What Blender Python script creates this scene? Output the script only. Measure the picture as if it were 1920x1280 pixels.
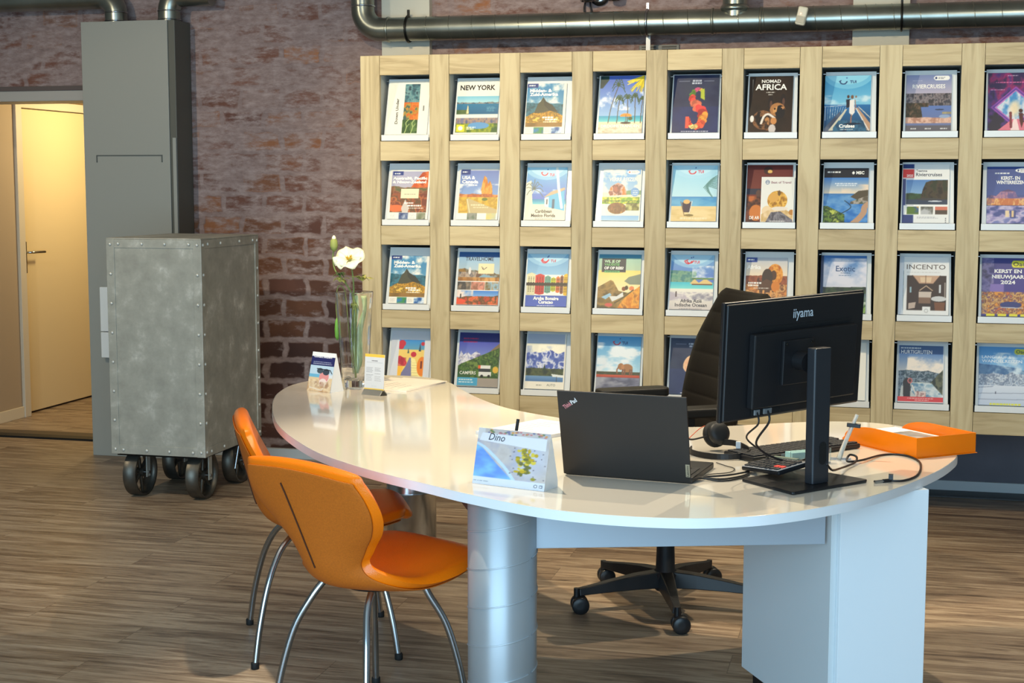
import bpy, bmesh, math, random
import numpy as np
from mathutils import Vector, Matrix

for _o in list(bpy.data.objects):
    bpy.data.objects.remove(_o, do_unlink=True)
S = bpy.context.scene
COL = S.collection
R = math.radians

def lin(c):
    c = tuple(v / 255.0 for v in c)
    return tuple((v / 12.92 if v <= 0.04045 else ((v + 0.055) / 1.055) ** 2.4) for v in c)

# ------------------------------------------------------------------ camera
cam_d = bpy.data.cameras.new('camera')
cam = bpy.data.objects.new('camera', cam_d)
COL.objects.link(cam)
cam_d.sensor_width = 36.0
cam_d.lens = 2766.9 / 1920 * 36.0
_pi, _ro, _ya = R(6.105), R(.065), R(-14.035)
_F = Vector((math.sin(_ya) * math.cos(_pi), math.cos(_ya) * math.cos(_pi), -math.sin(_pi)))
_R0 = Vector((math.cos(_ya), -math.sin(_ya), 0))
_U0 = _R0.cross(_F)
_RR = _R0 * math.cos(_ro) + _U0 * math.sin(_ro)
_UU = -_R0 * math.sin(_ro) + _U0 * math.cos(_ro)
_M = Matrix((_RR, _UU, -_F)).transposed().to_4x4()
_M.translation = Vector((2.479, -6.871, 1.55))
cam.matrix_world = _M
cam_d.clip_start = .05
S.camera = cam

# ------------------------------------------------------------------ view + world
S.view_settings.view_transform = 'Standard'
S.view_settings.look = 'None'
S.view_settings.gamma = 1
S.view_settings.use_curve_mapping = False
S.view_settings.exposure = 0.0
W = bpy.data.worlds.new('world'); S.world = W
W.use_nodes = True
W.node_tree.nodes['Background'].inputs[0].default_value = (.55, .75, 1.0, 1)
W.node_tree.nodes['Background'].inputs[1].default_value = .6

# ------------------------------------------------------------------ lights
def spot(name, loc, target, power, col, angle=95, blend=.6, radius=.03):
    d = bpy.data.lights.new(name, 'SPOT'); d.energy = power; d.color = col
    d.spot_size = R(angle); d.spot_blend = blend; d.shadow_soft_size = radius
    o = bpy.data.objects.new(name, d); COL.objects.link(o)
    o.location = loc
    o.rotation_euler = (Vector(target) - Vector(loc)).to_track_quat('-Z', 'Y').to_euler()
    return o
def area(name, loc, target, power, col, sx, sy):
    d = bpy.data.lights.new(name, 'AREA'); d.energy = power; d.color = col
    d.shape = 'RECTANGLE'; d.size = sx; d.size_y = sy
    o = bpy.data.objects.new(name, d); COL.objects.link(o)
    o.location = loc
    o.rotation_euler = (Vector(target) - Vector(loc)).to_track_quat('-Z', 'Y').to_euler()
    return o
WARM = (1.0, .80, .50)
WARM2 = (1.0, .84, .60)
COOL = (.50, .78, 1.0)
spot('ceiling_spot', (.55, -2.35, 2.9), (1.5, 0, 1.25), 200, WARM, 90, .4)
spot('ceiling_spot', (.9, -2.3, 2.95), (1.8, -2.75, .7), 250, WARM2, 76, .5)
spot('ceiling_spot', (2.6, -1.2, 2.95), (2.1, -2.3, .4), 160, WARM2, 95, .6, .02)
spot('ceiling_spot', (-1.75, -2.5, 2.9), (-1.3, -.2, .6), 130, WARM2, 100)
spot('ceiling_spot', (3.4, -2.6, 2.95), (2.4, -.3, .5), 70, WARM2, 100)
area('shop_window_daylight', (1.6, -7.45, 1.42), (1.6, -2.5, 1.0), 260, COOL, 4.6, 2.7)
area('ceiling_fill', (.8, -3.4, 3.12), (.8, -3.4, 0), 22, (1.0, .9, .76), 4.5, 1.6)  # added soft overhead fill, stands for no actual ceiling panel
_p = bpy.data.lights.new('corridor_lamp', 'POINT'); _p.energy = 56; _p.color = (1.0, .79, .42); _p.shadow_soft_size = .12
_p = bpy.data.objects.new('corridor_lamp', _p); COL.objects.link(_p); _p.location = (-2.2, 2.35, 2.0)

# ------------------------------------------------------------------ materials
MATS = {}
def nt(name):
    m = bpy.data.materials.new(name); m.use_nodes = True
    n = m.node_tree; b = n.nodes['Principled BSDF']
    return m, n, b
def mat(name, col, rough=.5, metal=0, coat=0, bump=0, bscale=60, var=0, vscale=8, spec=.5, trans=0, ior=1.45, stretch=(1, 1, 1), rvar=0):
    if name in MATS: return MATS[name]
    m, n, b = nt(name)
    c = lin(col)
    b.inputs['Base Color'].default_value = (*c, 1)
    b.inputs['Roughness'].default_value = rough
    b.inputs['Metallic'].default_value = metal
    b.inputs['Coat Weight'].default_value = coat
    b.inputs['Coat Roughness'].default_value = .05
    b.inputs['Specular IOR Level'].default_value = spec
    b.inputs['IOR'].default_value = ior
    b.inputs['Transmission Weight'].default_value = trans
    if bump or var or rvar:
        tc = n.nodes.new('ShaderNodeTexCoord'); mp = n.nodes.new('ShaderNodeMapping')
        mp.inputs['Scale'].default_value = stretch
        n.links.new(tc.outputs['Object'], mp.inputs[0])
    if var or rvar:
        t = n.nodes.new('ShaderNodeTexNoise'); t.inputs['Scale'].default_value = vscale; t.inputs['Detail'].default_value = 5
        n.links.new(mp.outputs[0], t.inputs['Vector'])
    if var:
        r = n.nodes.new('ShaderNodeValToRGB')
        r.color_ramp.elements[0].position = .3; r.color_ramp.elements[1].position = .7
        r.color_ramp.elements[0].color = (*[v * (1 - var) for v in c], 1)
        r.color_ramp.elements[1].color = (*[min(1, v * (1 + var)) for v in c], 1)
        n.links.new(t.outputs['Fac'], r.inputs[0]); n.links.new(r.outputs[0], b.inputs['Base Color'])
    if rvar:
        mr = n.nodes.new('ShaderNodeMapRange'); mr.inputs[3].default_value = rough - rvar; mr.inputs[4].default_value = rough + rvar
        n.links.new(t.outputs['Fac'], mr.inputs[0]); n.links.new(mr.outputs[0], b.inputs['Roughness'])
    if bump:
        t2 = n.nodes.new('ShaderNodeTexNoise'); t2.inputs['Scale'].default_value = bscale; t2.inputs['Detail'].default_value = 3
        n.links.new(mp.outputs[0], t2.inputs['Vector'])
        bp = n.nodes.new('ShaderNodeBump'); bp.inputs['Strength'].default_value = bump; bp.inputs['Distance'].default_value = .01
        n.links.new(t2.outputs['Fac'], bp.inputs['Height']); n.links.new(bp.outputs[0], b.inputs['Normal'])
    MATS[name] = m
    return m

def ramp(n, els):
    r = n.nodes.new('ShaderNodeValToRGB')
    while len(r.color_ramp.elements) < len(els): r.color_ramp.elements.new(.5)
    for e, (p, c) in zip(r.color_ramp.elements, els):
        e.position = p; e.color = (*lin(c), 1)
    return r

def wood_mat(name, axis, dark, mid, light):
    m, n, b = nt(name)
    tc = n.nodes.new('ShaderNodeTexCoord'); oi = n.nodes.new('ShaderNodeObjectInfo')
    add = n.nodes.new('ShaderNodeVectorMath'); add.operation = 'MULTIPLY_ADD'
    n.links.new(oi.outputs['Random'], add.inputs[0]); add.inputs[1].default_value = (17, 23, 31)
    n.links.new(tc.outputs['Object'], add.inputs[2])
    mp = n.nodes.new('ShaderNodeMapping')
    sc = {'x': (1.2, 14, 14), 'z': (14, 14, 1.2)}[axis]
    mp.inputs['Scale'].default_value = sc
    n.links.new(add.outputs[0], mp.inputs[0])
    t = n.nodes.new('ShaderNodeTexNoise'); t.inputs['Scale'].default_value = 2.2; t.inputs['Detail'].default_value = 8; t.inputs['Distortion'].default_value = 1.1
    n.links.new(mp.outputs[0], t.inputs['Vector'])
    r = ramp(n, [(.30, dark), (.46, mid), (.62, light)])
    n.links.new(t.outputs['Fac'], r.inputs[0])
    # knots
    v = n.nodes.new('ShaderNodeTexVoronoi'); v.inputs['Scale'].default_value = 7
    mp2 = n.nodes.new('ShaderNodeMapping'); mp2.inputs['Scale'].default_value = {'x': (.6, 1, 1), 'z': (1, 1, .6)}[axis]
    n.links.new(add.outputs[0], mp2.inputs[0]); n.links.new(mp2.outputs[0], v.inputs['Vector'])
    rk = n.nodes.new('ShaderNodeMapRange'); rk.inputs[1].default_value = .035; rk.inputs[2].default_value = .10
    rk.inputs[3].default_value = .45; rk.inputs[4].default_value = 0
    n.links.new(v.outputs['Distance'], rk.inputs[0])
    mk = n.nodes.new('ShaderNodeMix'); mk.data_type = 'RGBA'
    n.links.new(rk.outputs[0], mk.inputs[0]); n.links.new(r.outputs[0], mk.inputs[6]); mk.inputs[7].default_value = (*lin(dark), 1)
    hs = n.nodes.new('ShaderNodeHueSaturation')
    mr = n.nodes.new('ShaderNodeMapRange'); mr.inputs[3].default_value = .90; mr.inputs[4].default_value = 1.08
    n.links.new(oi.outputs['Random'], mr.inputs[0]); n.links.new(mr.outputs[0], hs.inputs['Value'])
    n.links.new(mk.outputs[2], hs.inputs['Color']); n.links.new(hs.outputs[0], b.inputs['Base Color'])
    b.inputs['Roughness'].default_value = .55
    bp = n.nodes.new('ShaderNodeBump'); bp.inputs['Strength'].default_value = .15; bp.inputs['Distance'].default_value = .003
    n.links.new(t.outputs['Fac'], bp.inputs['Height']); n.links.new(bp.outputs[0], b.inputs['Normal'])
    return m
OAKX = wood_mat('oak_horizontal', 'x', (176, 156, 116), (198, 178, 136), (208, 190, 148))
OAKZ = wood_mat('oak_vertical', 'z', (174, 156, 118), (194, 176, 136), (204, 188, 148))

def floor_mat():
    m, n, b = nt('laminate_planks')
    tc = n.nodes.new('ShaderNodeTexCoord')
    br = n.nodes.new('ShaderNodeTexBrick'); br.offset = .37; br.squash = 1
    br.inputs['Scale'].default_value = 1; br.inputs['Brick Width'].default_value = 1.25; br.inputs['Row Height'].default_value = .19
    br.inputs['Mortar Size'].default_value = .0011; br.inputs['Mortar Smooth'].default_value = .2
    br.inputs['Color1'].default_value = (0, 0, 0, 1); br.inputs['Color2'].default_value = (1, 1, 1, 1); br.inputs['Mortar'].default_value = (.5, .5, .5, 1)
    n.links.new(tc.outputs['Object'], br.inputs['Vector'])
    # per plank offset of the grain
    off = n.nodes.new('ShaderNodeVectorMath'); off.operation = 'MULTIPLY_ADD'
    n.links.new(br.outputs['Color'], off.inputs[0]); off.inputs[1].default_value = (9, 5, 3); n.links.new(tc.outputs['Object'], off.inputs[2])
    mp = n.nodes.new('ShaderNodeMapping'); mp.inputs['Scale'].default_value = (1.3, 13, 1)
    n.links.new(off.outputs[0], mp.inputs[0])
    t = n.nodes.new('ShaderNodeTexNoise'); t.inputs['Scale'].default_value = 1.3; t.inputs['Detail'].default_value = 10; t.inputs['Roughness'].default_value = .68; t.inputs['Distortion'].default_value = 1.0
    n.links.new(mp.outputs[0], t.inputs['Vector'])
    r = ramp(n, [(.32, (88, 71, 57)), (.44, (138, 117, 97)), (.54, (166, 146, 123)), (.67, (190, 171, 148))])
    n.links.new(t.outputs['Fac'], r.inputs[0])
    mp3 = n.nodes.new('ShaderNodeMapping'); mp3.inputs['Scale'].default_value = (2.6, 55, 1); n.links.new(off.outputs[0], mp3.inputs[0])
    t3 = n.nodes.new('ShaderNodeTexNoise'); t3.inputs['Scale'].default_value = 2; t3.inputs['Detail'].default_value = 8; t3.inputs['Roughness'].default_value = .65; t3.inputs['Distortion'].default_value = .8
    n.links.new(mp3.outputs[0], t3.inputs['Vector'])
    r3 = n.nodes.new('ShaderNodeValToRGB'); r3.color_ramp.elements[0].position = .36; r3.color_ramp.elements[1].position = .50
    r3.color_ramp.elements[0].color = (.42, .37, .33, 1); r3.color_ramp.elements[1].color = (1, 1, 1, 1)
    n.links.new(t3.outputs['Fac'], r3.inputs[0])
    mu = n.nodes.new('ShaderNodeMix'); mu.data_type = 'RGBA'; mu.blend_type = 'MULTIPLY'; mu.inputs[0].default_value = .8
    n.links.new(r.outputs[0], mu.inputs[6]); n.links.new(r3.outputs[0], mu.inputs[7])
    hs = n.nodes.new('ShaderNodeHueSaturation'); mr = n.nodes.new('ShaderNodeMapRange'); mr.inputs[3].default_value = .88; mr.inputs[4].default_value = 1.1
    n.links.new(br.outputs['Color'], mr.inputs[0]); n.links.new(mr.outputs[0], hs.inputs['Value']); n.links.new(mu.outputs[2], hs.inputs['Color'])
    mo = n.nodes.new('ShaderNodeMix'); mo.data_type = 'RGBA'; n.links.new(br.outputs['Fac'], mo.inputs[0])
    n.links.new(hs.outputs[0], mo.inputs[6]); mo.inputs[7].default_value = (*lin((96, 80, 66)), 1)
    n.links.new(mo.outputs[2], b.inputs['Base Color'])
    b.inputs['Roughness'].default_value = .42
    bp = n.nodes.new('ShaderNodeBump'); bp.inputs['Strength'].default_value = .12; bp.inputs['Distance'].default_value = .003
    n.links.new(t.outputs['Fac'], bp.inputs['Height']); n.links.new(bp.outputs[0], b.inputs['Normal'])
    return m
FLOOR = floor_mat()

def brick_mat():
    m, n, b = nt('whitewashed_brick')
    tc = n.nodes.new('ShaderNodeTexCoord')
    sep = n.nodes.new('ShaderNodeSeparateXYZ'); n.links.new(tc.outputs['Object'], sep.inputs[0])
    cmb = n.nodes.new('ShaderNodeCombineXYZ'); n.links.new(sep.outputs['X'], cmb.inputs['X']); n.links.new(sep.outputs['Z'], cmb.inputs['Y'])
    wob = n.nodes.new('ShaderNodeTexNoise'); wob.inputs['Scale'].default_value = 9; wob.inputs['Detail'].default_value = 4
    n.links.new(cmb.outputs[0], wob.inputs['Vector'])
    mm = n.nodes.new('ShaderNodeVectorMath'); mm.operation = 'MULTIPLY_ADD'
    n.links.new(wob.outputs['Color'], mm.inputs[0]); mm.inputs[1].default_value = (.075, .055, 0); n.links.new(cmb.outputs[0], mm.inputs[2])
    br = n.nodes.new('ShaderNodeTexBrick'); br.offset = .45
    br.inputs['Scale'].default_value = 1; br.inputs['Brick Width'].default_value = .245; br.inputs['Row Height'].default_value = .117
    br.inputs['Mortar Size'].default_value = .021; br.inputs['Mortar Smooth'].default_value = .6
    br.inputs['Color1'].default_value = (0, 0, 0, 1); br.inputs['Color2'].default_value = (1, 1, 1, 1); br.inputs['Mortar'].default_value = (.5, .5, .5, 1)
    n.links.new(mm.outputs[0], br.inputs['Vector'])
    # per-brick random = Color ; second noise for dark/burnt low bricks
    rb = ramp(n, [(0, (104, 66, 56)), (.3, (132, 88, 72)), (.55, (116, 74, 60)), (.75, (168, 110, 72)), (1, (92, 62, 54))])
    n.links.new(br.outputs['Color'], rb.inputs[0])
    ns = n.nodes.new('ShaderNodeTexNoise'); ns.inputs['Scale'].default_value = 22; ns.inputs['Detail'].default_value = 8; ns.inputs['Roughness'].default_value = .7
    mps = n.nodes.new('ShaderNodeMapping'); mps.inputs['Scale'].default_value = (.6, 1.5, 1); n.links.new(cmb.outputs[0], mps.inputs[0]); n.links.new(mps.outputs[0], ns.inputs['Vector'])
    # dark stain field, stronger low on the wall
    nd = n.nodes.new('ShaderNodeTexNoise'); nd.inputs['Scale'].default_value = 3.2; nd.inputs['Detail'].default_value = 4
    n.links.new(cmb.outputs[0], nd.inputs['Vector'])
    low = n.nodes.new('ShaderNodeMapRange'); low.inputs[1].default_value = 1.75; low.inputs[2].default_value = .7; low.inputs[3].default_value = 0; low.inputs[4].default_value = 1
    n.links.new(sep.outputs['Z'], low.inputs[0])
    md = n.nodes.new('ShaderNodeMath'); md.operation = 'MULTIPLY_ADD'; n.links.new(nd.outputs['Fac'], md.inputs[0]); md.inputs[1].default_value = .9
    lm_ = n.nodes.new('ShaderNodeMath'); lm_.operation = 'MULTIPLY_ADD'; n.links.new(low.outputs[0], lm_.inputs[0]); lm_.inputs[1].default_value = .62; lm_.inputs[2].default_value = -.32
    n.links.new(lm_.outputs[0], md.inputs[2])
    dk = n.nodes.new('ShaderNodeMix'); dk.data_type = 'RGBA'; n.links.new(md.outputs[0], dk.inputs[0])
    n.links.new(rb.outputs[0], dk.inputs[6]); dk.inputs[7].default_value = (*lin((48, 26, 24)), 1)
    # whitewash amount : noise + height
    ww = n.nodes.new('ShaderNodeTexNoise'); ww.inputs['Scale'].default_value = 5.5; ww.inputs['Detail'].default_value = 7; ww.inputs['Roughness'].default_value = .62
    n.links.new(mps.outputs[0], ww.inputs['Vector'])
    a1 = n.nodes.new('ShaderNodeMath'); a1.operation = 'MULTIPLY_ADD'; n.links.new(low.outputs[0], a1.inputs[0]); a1.inputs[1].default_value = -.25; n.links.new(ww.outputs['Fac'], a1.inputs[2])
    a1b = n.nodes.new('ShaderNodeMath'); a1b.operation = 'MULTIPLY_ADD'; n.links.new(ns.outputs['Fac'], a1b.inputs[0]); a1b.inputs[1].default_value = .35; n.links.new(a1.outputs[0], a1b.inputs[2])
    wr = n.nodes.new('ShaderNodeMapRange'); wr.inputs[1].default_value = .50; wr.inputs[2].default_value = .68; n.links.new(a1b.outputs[0], wr.inputs[0])
    mx = n.nodes.new('ShaderNodeMath'); mx.operation = 'MAXIMUM'; n.links.new(wr.outputs[0], mx.inputs[0]); n.links.new(br.outputs['Fac'], mx.inputs[1])
    sc = n.nodes.new('ShaderNodeMath'); sc.operation = 'MULTIPLY'; n.links.new(mx.outputs[0], sc.inputs[0]); sc.inputs[1].default_value = .90
    wc = ramp(n, [(.3, (124, 104, 100)), (.5, (150, 130, 126)), (.72, (178, 160, 156))])
    n.links.new(ns.outputs['Fac'], wc.inputs[0])
    fin = n.nodes.new('ShaderNodeMix'); fin.data_type = 'RGBA'; n.links.new(sc.outputs[0], fin.inputs[0]); n.links.new(dk.outputs[2], fin.inputs[6]); n.links.new(wc.outputs[0], fin.inputs[7])
    n.links.new(fin.outputs[2], b.inputs['Base Color'])
    b.inputs['Roughness'].default_value = .8
    bp = n.nodes.new('ShaderNodeBump'); bp.inputs['Strength'].default_value = .25; bp.inputs['Distance'].default_value = .004
    n.links.new(ns.outputs['Fac'], bp.inputs['Height']); n.links.new(bp.outputs[0], b.inputs['Normal'])
    return m
BRICK = brick_mat()

def galv_mat():
    m, n, b = nt('galvanised_steel_sheet')
    tc = n.nodes.new('ShaderNodeTexCoord')
    t = n.nodes.new('ShaderNodeTexNoise'); t.inputs['Scale'].default_value = 9; t.inputs['Detail'].default_value = 8; t.inputs['Roughness'].default_value = .65
    n.links.new(tc.outputs['Object'], t.inputs['Vector'])
    r = ramp(n, [(.35, (158, 156, 145)), (.55, (174, 172, 160)), (.63, (190, 188, 177)), (.72, (226, 224, 212))])
    n.links.new(t.outputs['Fac'], r.inputs[0]); n.links.new(r.outputs[0], b.inputs['Base Color'])
    b.inputs['Metallic'].default_value = .25; b.inputs['Roughness'].default_value = .52
    return m
GALV = galv_mat()

def print_mat():
    m, n, b = nt('printed_cover')
    a = n.nodes.new('ShaderNodeVertexColor'); a.layer_name = 'Col'
    n.links.new(a.outputs[0], b.inputs['Base Color'])
    b.inputs['Roughness'].default_value = .38
    return m
PRINT = print_mat()

def spiral_mat():
    m, n, b = nt('spiral_duct_steel')
    tc = n.nodes.new('ShaderNodeTexCoord')
    t = n.nodes.new('ShaderNodeTexNoise'); t.inputs['Scale'].default_value = 5; t.inputs['Detail'].default_value = 4
    n.links.new(tc.outputs['Object'], t.inputs['Vector'])
    r = ramp(n, [(.3, (128, 132, 124)), (.7, (158, 162, 154))])
    n.links.new(t.outputs['Fac'], r.inputs[0]); n.links.new(r.outputs[0], b.inputs['Base Color'])
    b.inputs['Metallic'].default_value = .9; b.inputs['Roughness'].default_value = .30
    return m
DUCT = spiral_mat()

M_white = mat('white_gloss_laminate', (218, 211, 198), .12, coat=.5)
M_edge = mat('white_edge_band', (232, 234, 236), .3)
M_bluewhite = mat('white_cabinet_laminate', (226, 232, 236), .35)
M_panelgrey = mat('light_grey_steel_panel', (168, 178, 188), .4, metal=.3)
M_black = mat('black_plastic', (22, 23, 26), .42)
M_black_soft = mat('black_upholstery', (20, 17, 14), .55, bump=.08, bscale=400, spec=.25)
M_lid = mat('laptop_lid_black', (36, 31, 28), .5)
M_chrome = mat('satin_chrome', (176, 180, 184), .22, metal=1)
M_steel = mat('brushed_steel_tube', (190, 198, 204), .5, metal=.6, rvar=.05, vscale=3, stretch=(1, 1, .2))
_b = M_steel.node_tree.nodes['Principled BSDF']; _b.inputs['Anisotropic'].default_value = .85; _b.inputs['Anisotropic Rotation'].default_value = .25
_t = M_steel.node_tree.nodes.new('ShaderNodeTangent'); _t.direction_type = 'RADIAL'; _t.axis = 'Z'
M_steel.node_tree.links.new(_t.outputs[0], _b.inputs['Tangent'])
M_rubber = mat('black_rubber', (20, 20, 20), .7)
M_leather = mat('orange_leather', (246, 122, 8), .29, bump=.12, bscale=260, var=.05, vscale=5)
M_fabric = mat('orange_fabric', (192, 100, 14), .75, bump=.2, bscale=700, var=.10, vscale=220)
M_dark_seam = mat('dark_stitch', (70, 32, 6), .8)
M_paper = mat('white_paper', (228, 228, 228), .6)
M_cream = mat('cream_plaster', (214, 210, 194), .8, bump=.1, bscale=40)
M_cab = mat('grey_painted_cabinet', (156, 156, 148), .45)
M_holder = mat('white_acrylic', (232, 234, 232), .25)
M_cell = mat('grey_melamine', (186, 192, 190), .5)
M_cellback = mat('dark_back_board', (58, 56, 52), .7)
M_orange_pl = mat('orange_translucent_plastic', (246, 130, 6), .25, trans=.2)
M_glass = mat('clear_glass', (255, 255, 255), .02, trans=1, ior=1.45)
M_acryl = mat('clear_acrylic', (240, 246, 248), .04, trans=.92, ior=1.3)
M_keys = mat('dark_grey_keys', (44, 45, 48), .5)
M_castiron = mat('cast_iron', (96, 92, 84), .42, metal=.8, var=.3, vscale=12)
M_axle = mat('dark_steel', (40, 40, 38), .4, metal=.8)

# ------------------------------------------------------------------ geometry helpers
class MB:
    """collects shapes; build() links them as ONE mesh object"""
    def __init__(s): s.v = []; s.f = []; s.mi = []; s.sm = []
    def add(s, vs, fs, mi=0, smooth=False):
        k = len(s.v); s.v += [tuple(v) for v in vs]
        for f in fs: s.f.append([i + k for i in f]); s.mi.append(mi); s.sm.append(smooth)
        return s
    def box(s, x0, x1, y0, y1, z0, z1, mi=0, M=None):
        vs = [Vector((x, y, z)) for z in (z0, z1) for y in (y0, y1) for x in (x0, x1)]
        if M is not None: vs = [M @ v for v in vs]
        return s.add(vs, [(0, 2, 3, 1), (4, 5, 7, 6), (0, 1, 5, 4), (2, 6, 7, 3), (0, 4, 6, 2), (1, 3, 7, 5)], mi)
    def prism(s, poly, z0, z1, mi=0, M=None, smooth=False):
        n = len(poly)
        vs = [Vector((x, y, z0)) for x, y in poly] + [Vector((x, y, z1)) for x, y in poly]
        if M is not None: vs = [M @ v for v in vs]
        s.add(vs, [list(range(n))[::-1], list(range(n, 2 * n))], mi)
        k = len(s.v) - 2 * n
        for i in range(n):
            j = (i + 1) % n
            s.f.append([k + i, k + j, k + n + j, k + n + i]); s.mi.append(mi); s.sm.append(smooth)
        return s
    def tube(s, pts, r, n=12, mi=0, cap=True, closed=False):
        pts = [Vector(p) for p in pts]; m = len(pts); rs = r if isinstance(r, (list, tuple)) else [r] * m
        rings = []; up = None
        for i, p in enumerate(pts):
            a = pts[i - 1] if (i > 0 or closed) else p
            c = pts[(i + 1) % m] if (i < m - 1 or closed) else p
            t = (c - a).normalized()
            if up is None:
                up = Vector((0, 0, 1)) if abs(t.z) < .9 else Vector((1, 0, 0))
            up = (up - t * up.dot(t)).normalized(); w = t.cross(up)
            rings.append([p + (up * math.cos(2 * math.pi * k / n) + w * math.sin(2 * math.pi * k / n)) * rs[i] for k in range(n)])
        vs = [v for ring in rings for v in ring]; fs = []
        for i in range(m if closed else m - 1):
            b = ((i + 1) % m) * n
            for k in range(n):
                k2 = (k + 1) % n
                fs.append((i * n + k, i * n + k2, b + k2, b + k))
        s.add(vs, fs, mi, True)
        if cap and not closed:
            s.add(rings[0], [list(range(n))], mi); s.add(rings[-1], [list(range(n))[::-1]], mi)
        return s
    def lathe(s, prof, n=32, c=(0, 0, 0), M=None, mi=0, smooth=True):
        vs = []
        for r, z in prof:
            for k in range(n):
                a = 2 * math.pi * k / n
                v = Vector((r * math.cos(a), r * math.sin(a), z))
                vs.append((M @ v if M is not None else v) + Vector(c))
        fs = []
        for i in range(len(prof) - 1):
            for k in range(n):
                k2 = (k + 1) % n
                fs.append((i * n + k, i * n + k2, (i + 1) * n + k2, (i + 1) * n + k))
        fs.append(list(range(n))[::-1]); fs.append([(len(prof) - 1) * n + k for k in range(n)])
        return s.add(vs, fs, mi, smooth)
    def grid(s, fn, nu, nv, mi=0, smooth=True, closeu=False):
        vs = [fn(i / (nu if closeu else nu - 1), j / (nv - 1)) for j in range(nv) for i in range(nu)]
        fs = []
        for j in range(nv - 1):
            for i in range(nu if closeu else nu - 1):
                i2 = (i + 1) % nu
                fs.append((j * nu + i, j * nu + i2, (j + 1) * nu + i2, (j + 1) * nu + i))
        return s.add(vs, fs, mi, smooth)
    def build(s, name, mats, parent=None, bevel=0, seg=2, recalc=True, subs=0, solid=0, loc=None):
        me = bpy.data.meshes.new(name)
        me.from_pydata([tuple(v) for v in s.v], [], s.f)
        if not isinstance(mats, (list, tuple)): mats = [mats]
        for m in mats: me.materials.append(m)
        me.polygons.foreach_set('material_index', s.mi)
        me.polygons.foreach_set('use_smooth', s.sm)
        me.update()
        if recalc:
            bm = bmesh.new(); bm.from_mesh(me); bmesh.ops.recalc_face_normals(bm, faces=bm.faces); bm.to_mesh(me); bm.free()
        o = bpy.data.objects.new(name, me); COL.objects.link(o)
        if parent is not None: o.parent = parent
        if loc is not None: o.location = loc
        if solid:
            q = o.modifiers.new('solid', 'SOLIDIFY'); q.thickness = solid; q.offset = 0
        if subs:
            q = o.modifiers.new('sub', 'SUBSURF'); q.levels = subs; q.render_levels = subs
        if bevel:
            q = o.modifiers.new('bev', 'BEVEL'); q.width = bevel; q.segments = seg; q.limit_method = 'ANGLE'; q.angle_limit = R(40)
        return o

def tag(o, label, cat, group=None):
    o['label'] = label; o['category'] = cat
    if group: o['group'] = group
    return o
def thing(name, label, cat, loc=(0, 0, 0), rz=0, group=None, rot=None):
    o = bpy.data.objects.new(name, None); COL.objects.link(o); o.empty_display_size = .05
    o.location = loc; o.rotation_euler = rot if rot else (0, 0, rz)
    return tag(o, label, cat, group)
def struct(o):
    o['kind'] = 'structure'; return o
def copy_tree(o, parent=None):
    c = o.copy(); COL.objects.link(c)
    if parent is not None: c.parent = parent
    for ch in list(o.children): copy_tree(ch, c)
    return c
def arc(cx, cy, r, a0, a1, n):
    return [(cx + r * math.cos(R(a0 + (a1 - a0) * i / n)), cy + r * math.sin(R(a0 + (a1 - a0) * i / n))) for i in range(n + 1)]
def rrect(x0, x1, y0, y1, r, n=5):
    return arc(x1 - r, y1 - r, r, 0, 90, n) + arc(x0 + r, y1 - r, r, 90, 180, n) + arc(x0 + r, y0 + r, r, 180, 270, n) + arc(x1 - r, y0 + r, r, 270, 360, n)
def catmull(P, n=8, closed=False, ):
    P = [Vector(p) for p in P]; m = len(P); out = []
    rng = range(m) if closed else range(m - 1)
    for i in rng:
        g = (lambda k: P[k % m]) if closed else (lambda k: P[max(0, min(m - 1, k))])
        a, b, c, d = g(i - 1), g(i), g(i + 1), g(i + 2)
        for k in range(n):
            t = k / n
            out.append(.5 * ((2 * b) + (c - a) * t + (2 * a - 5 * b + 4 * c - d) * t * t + (3 * b - a - 3 * c + d) * t ** 3))
    if not closed: out.append(P[-1])
    return out

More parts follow.
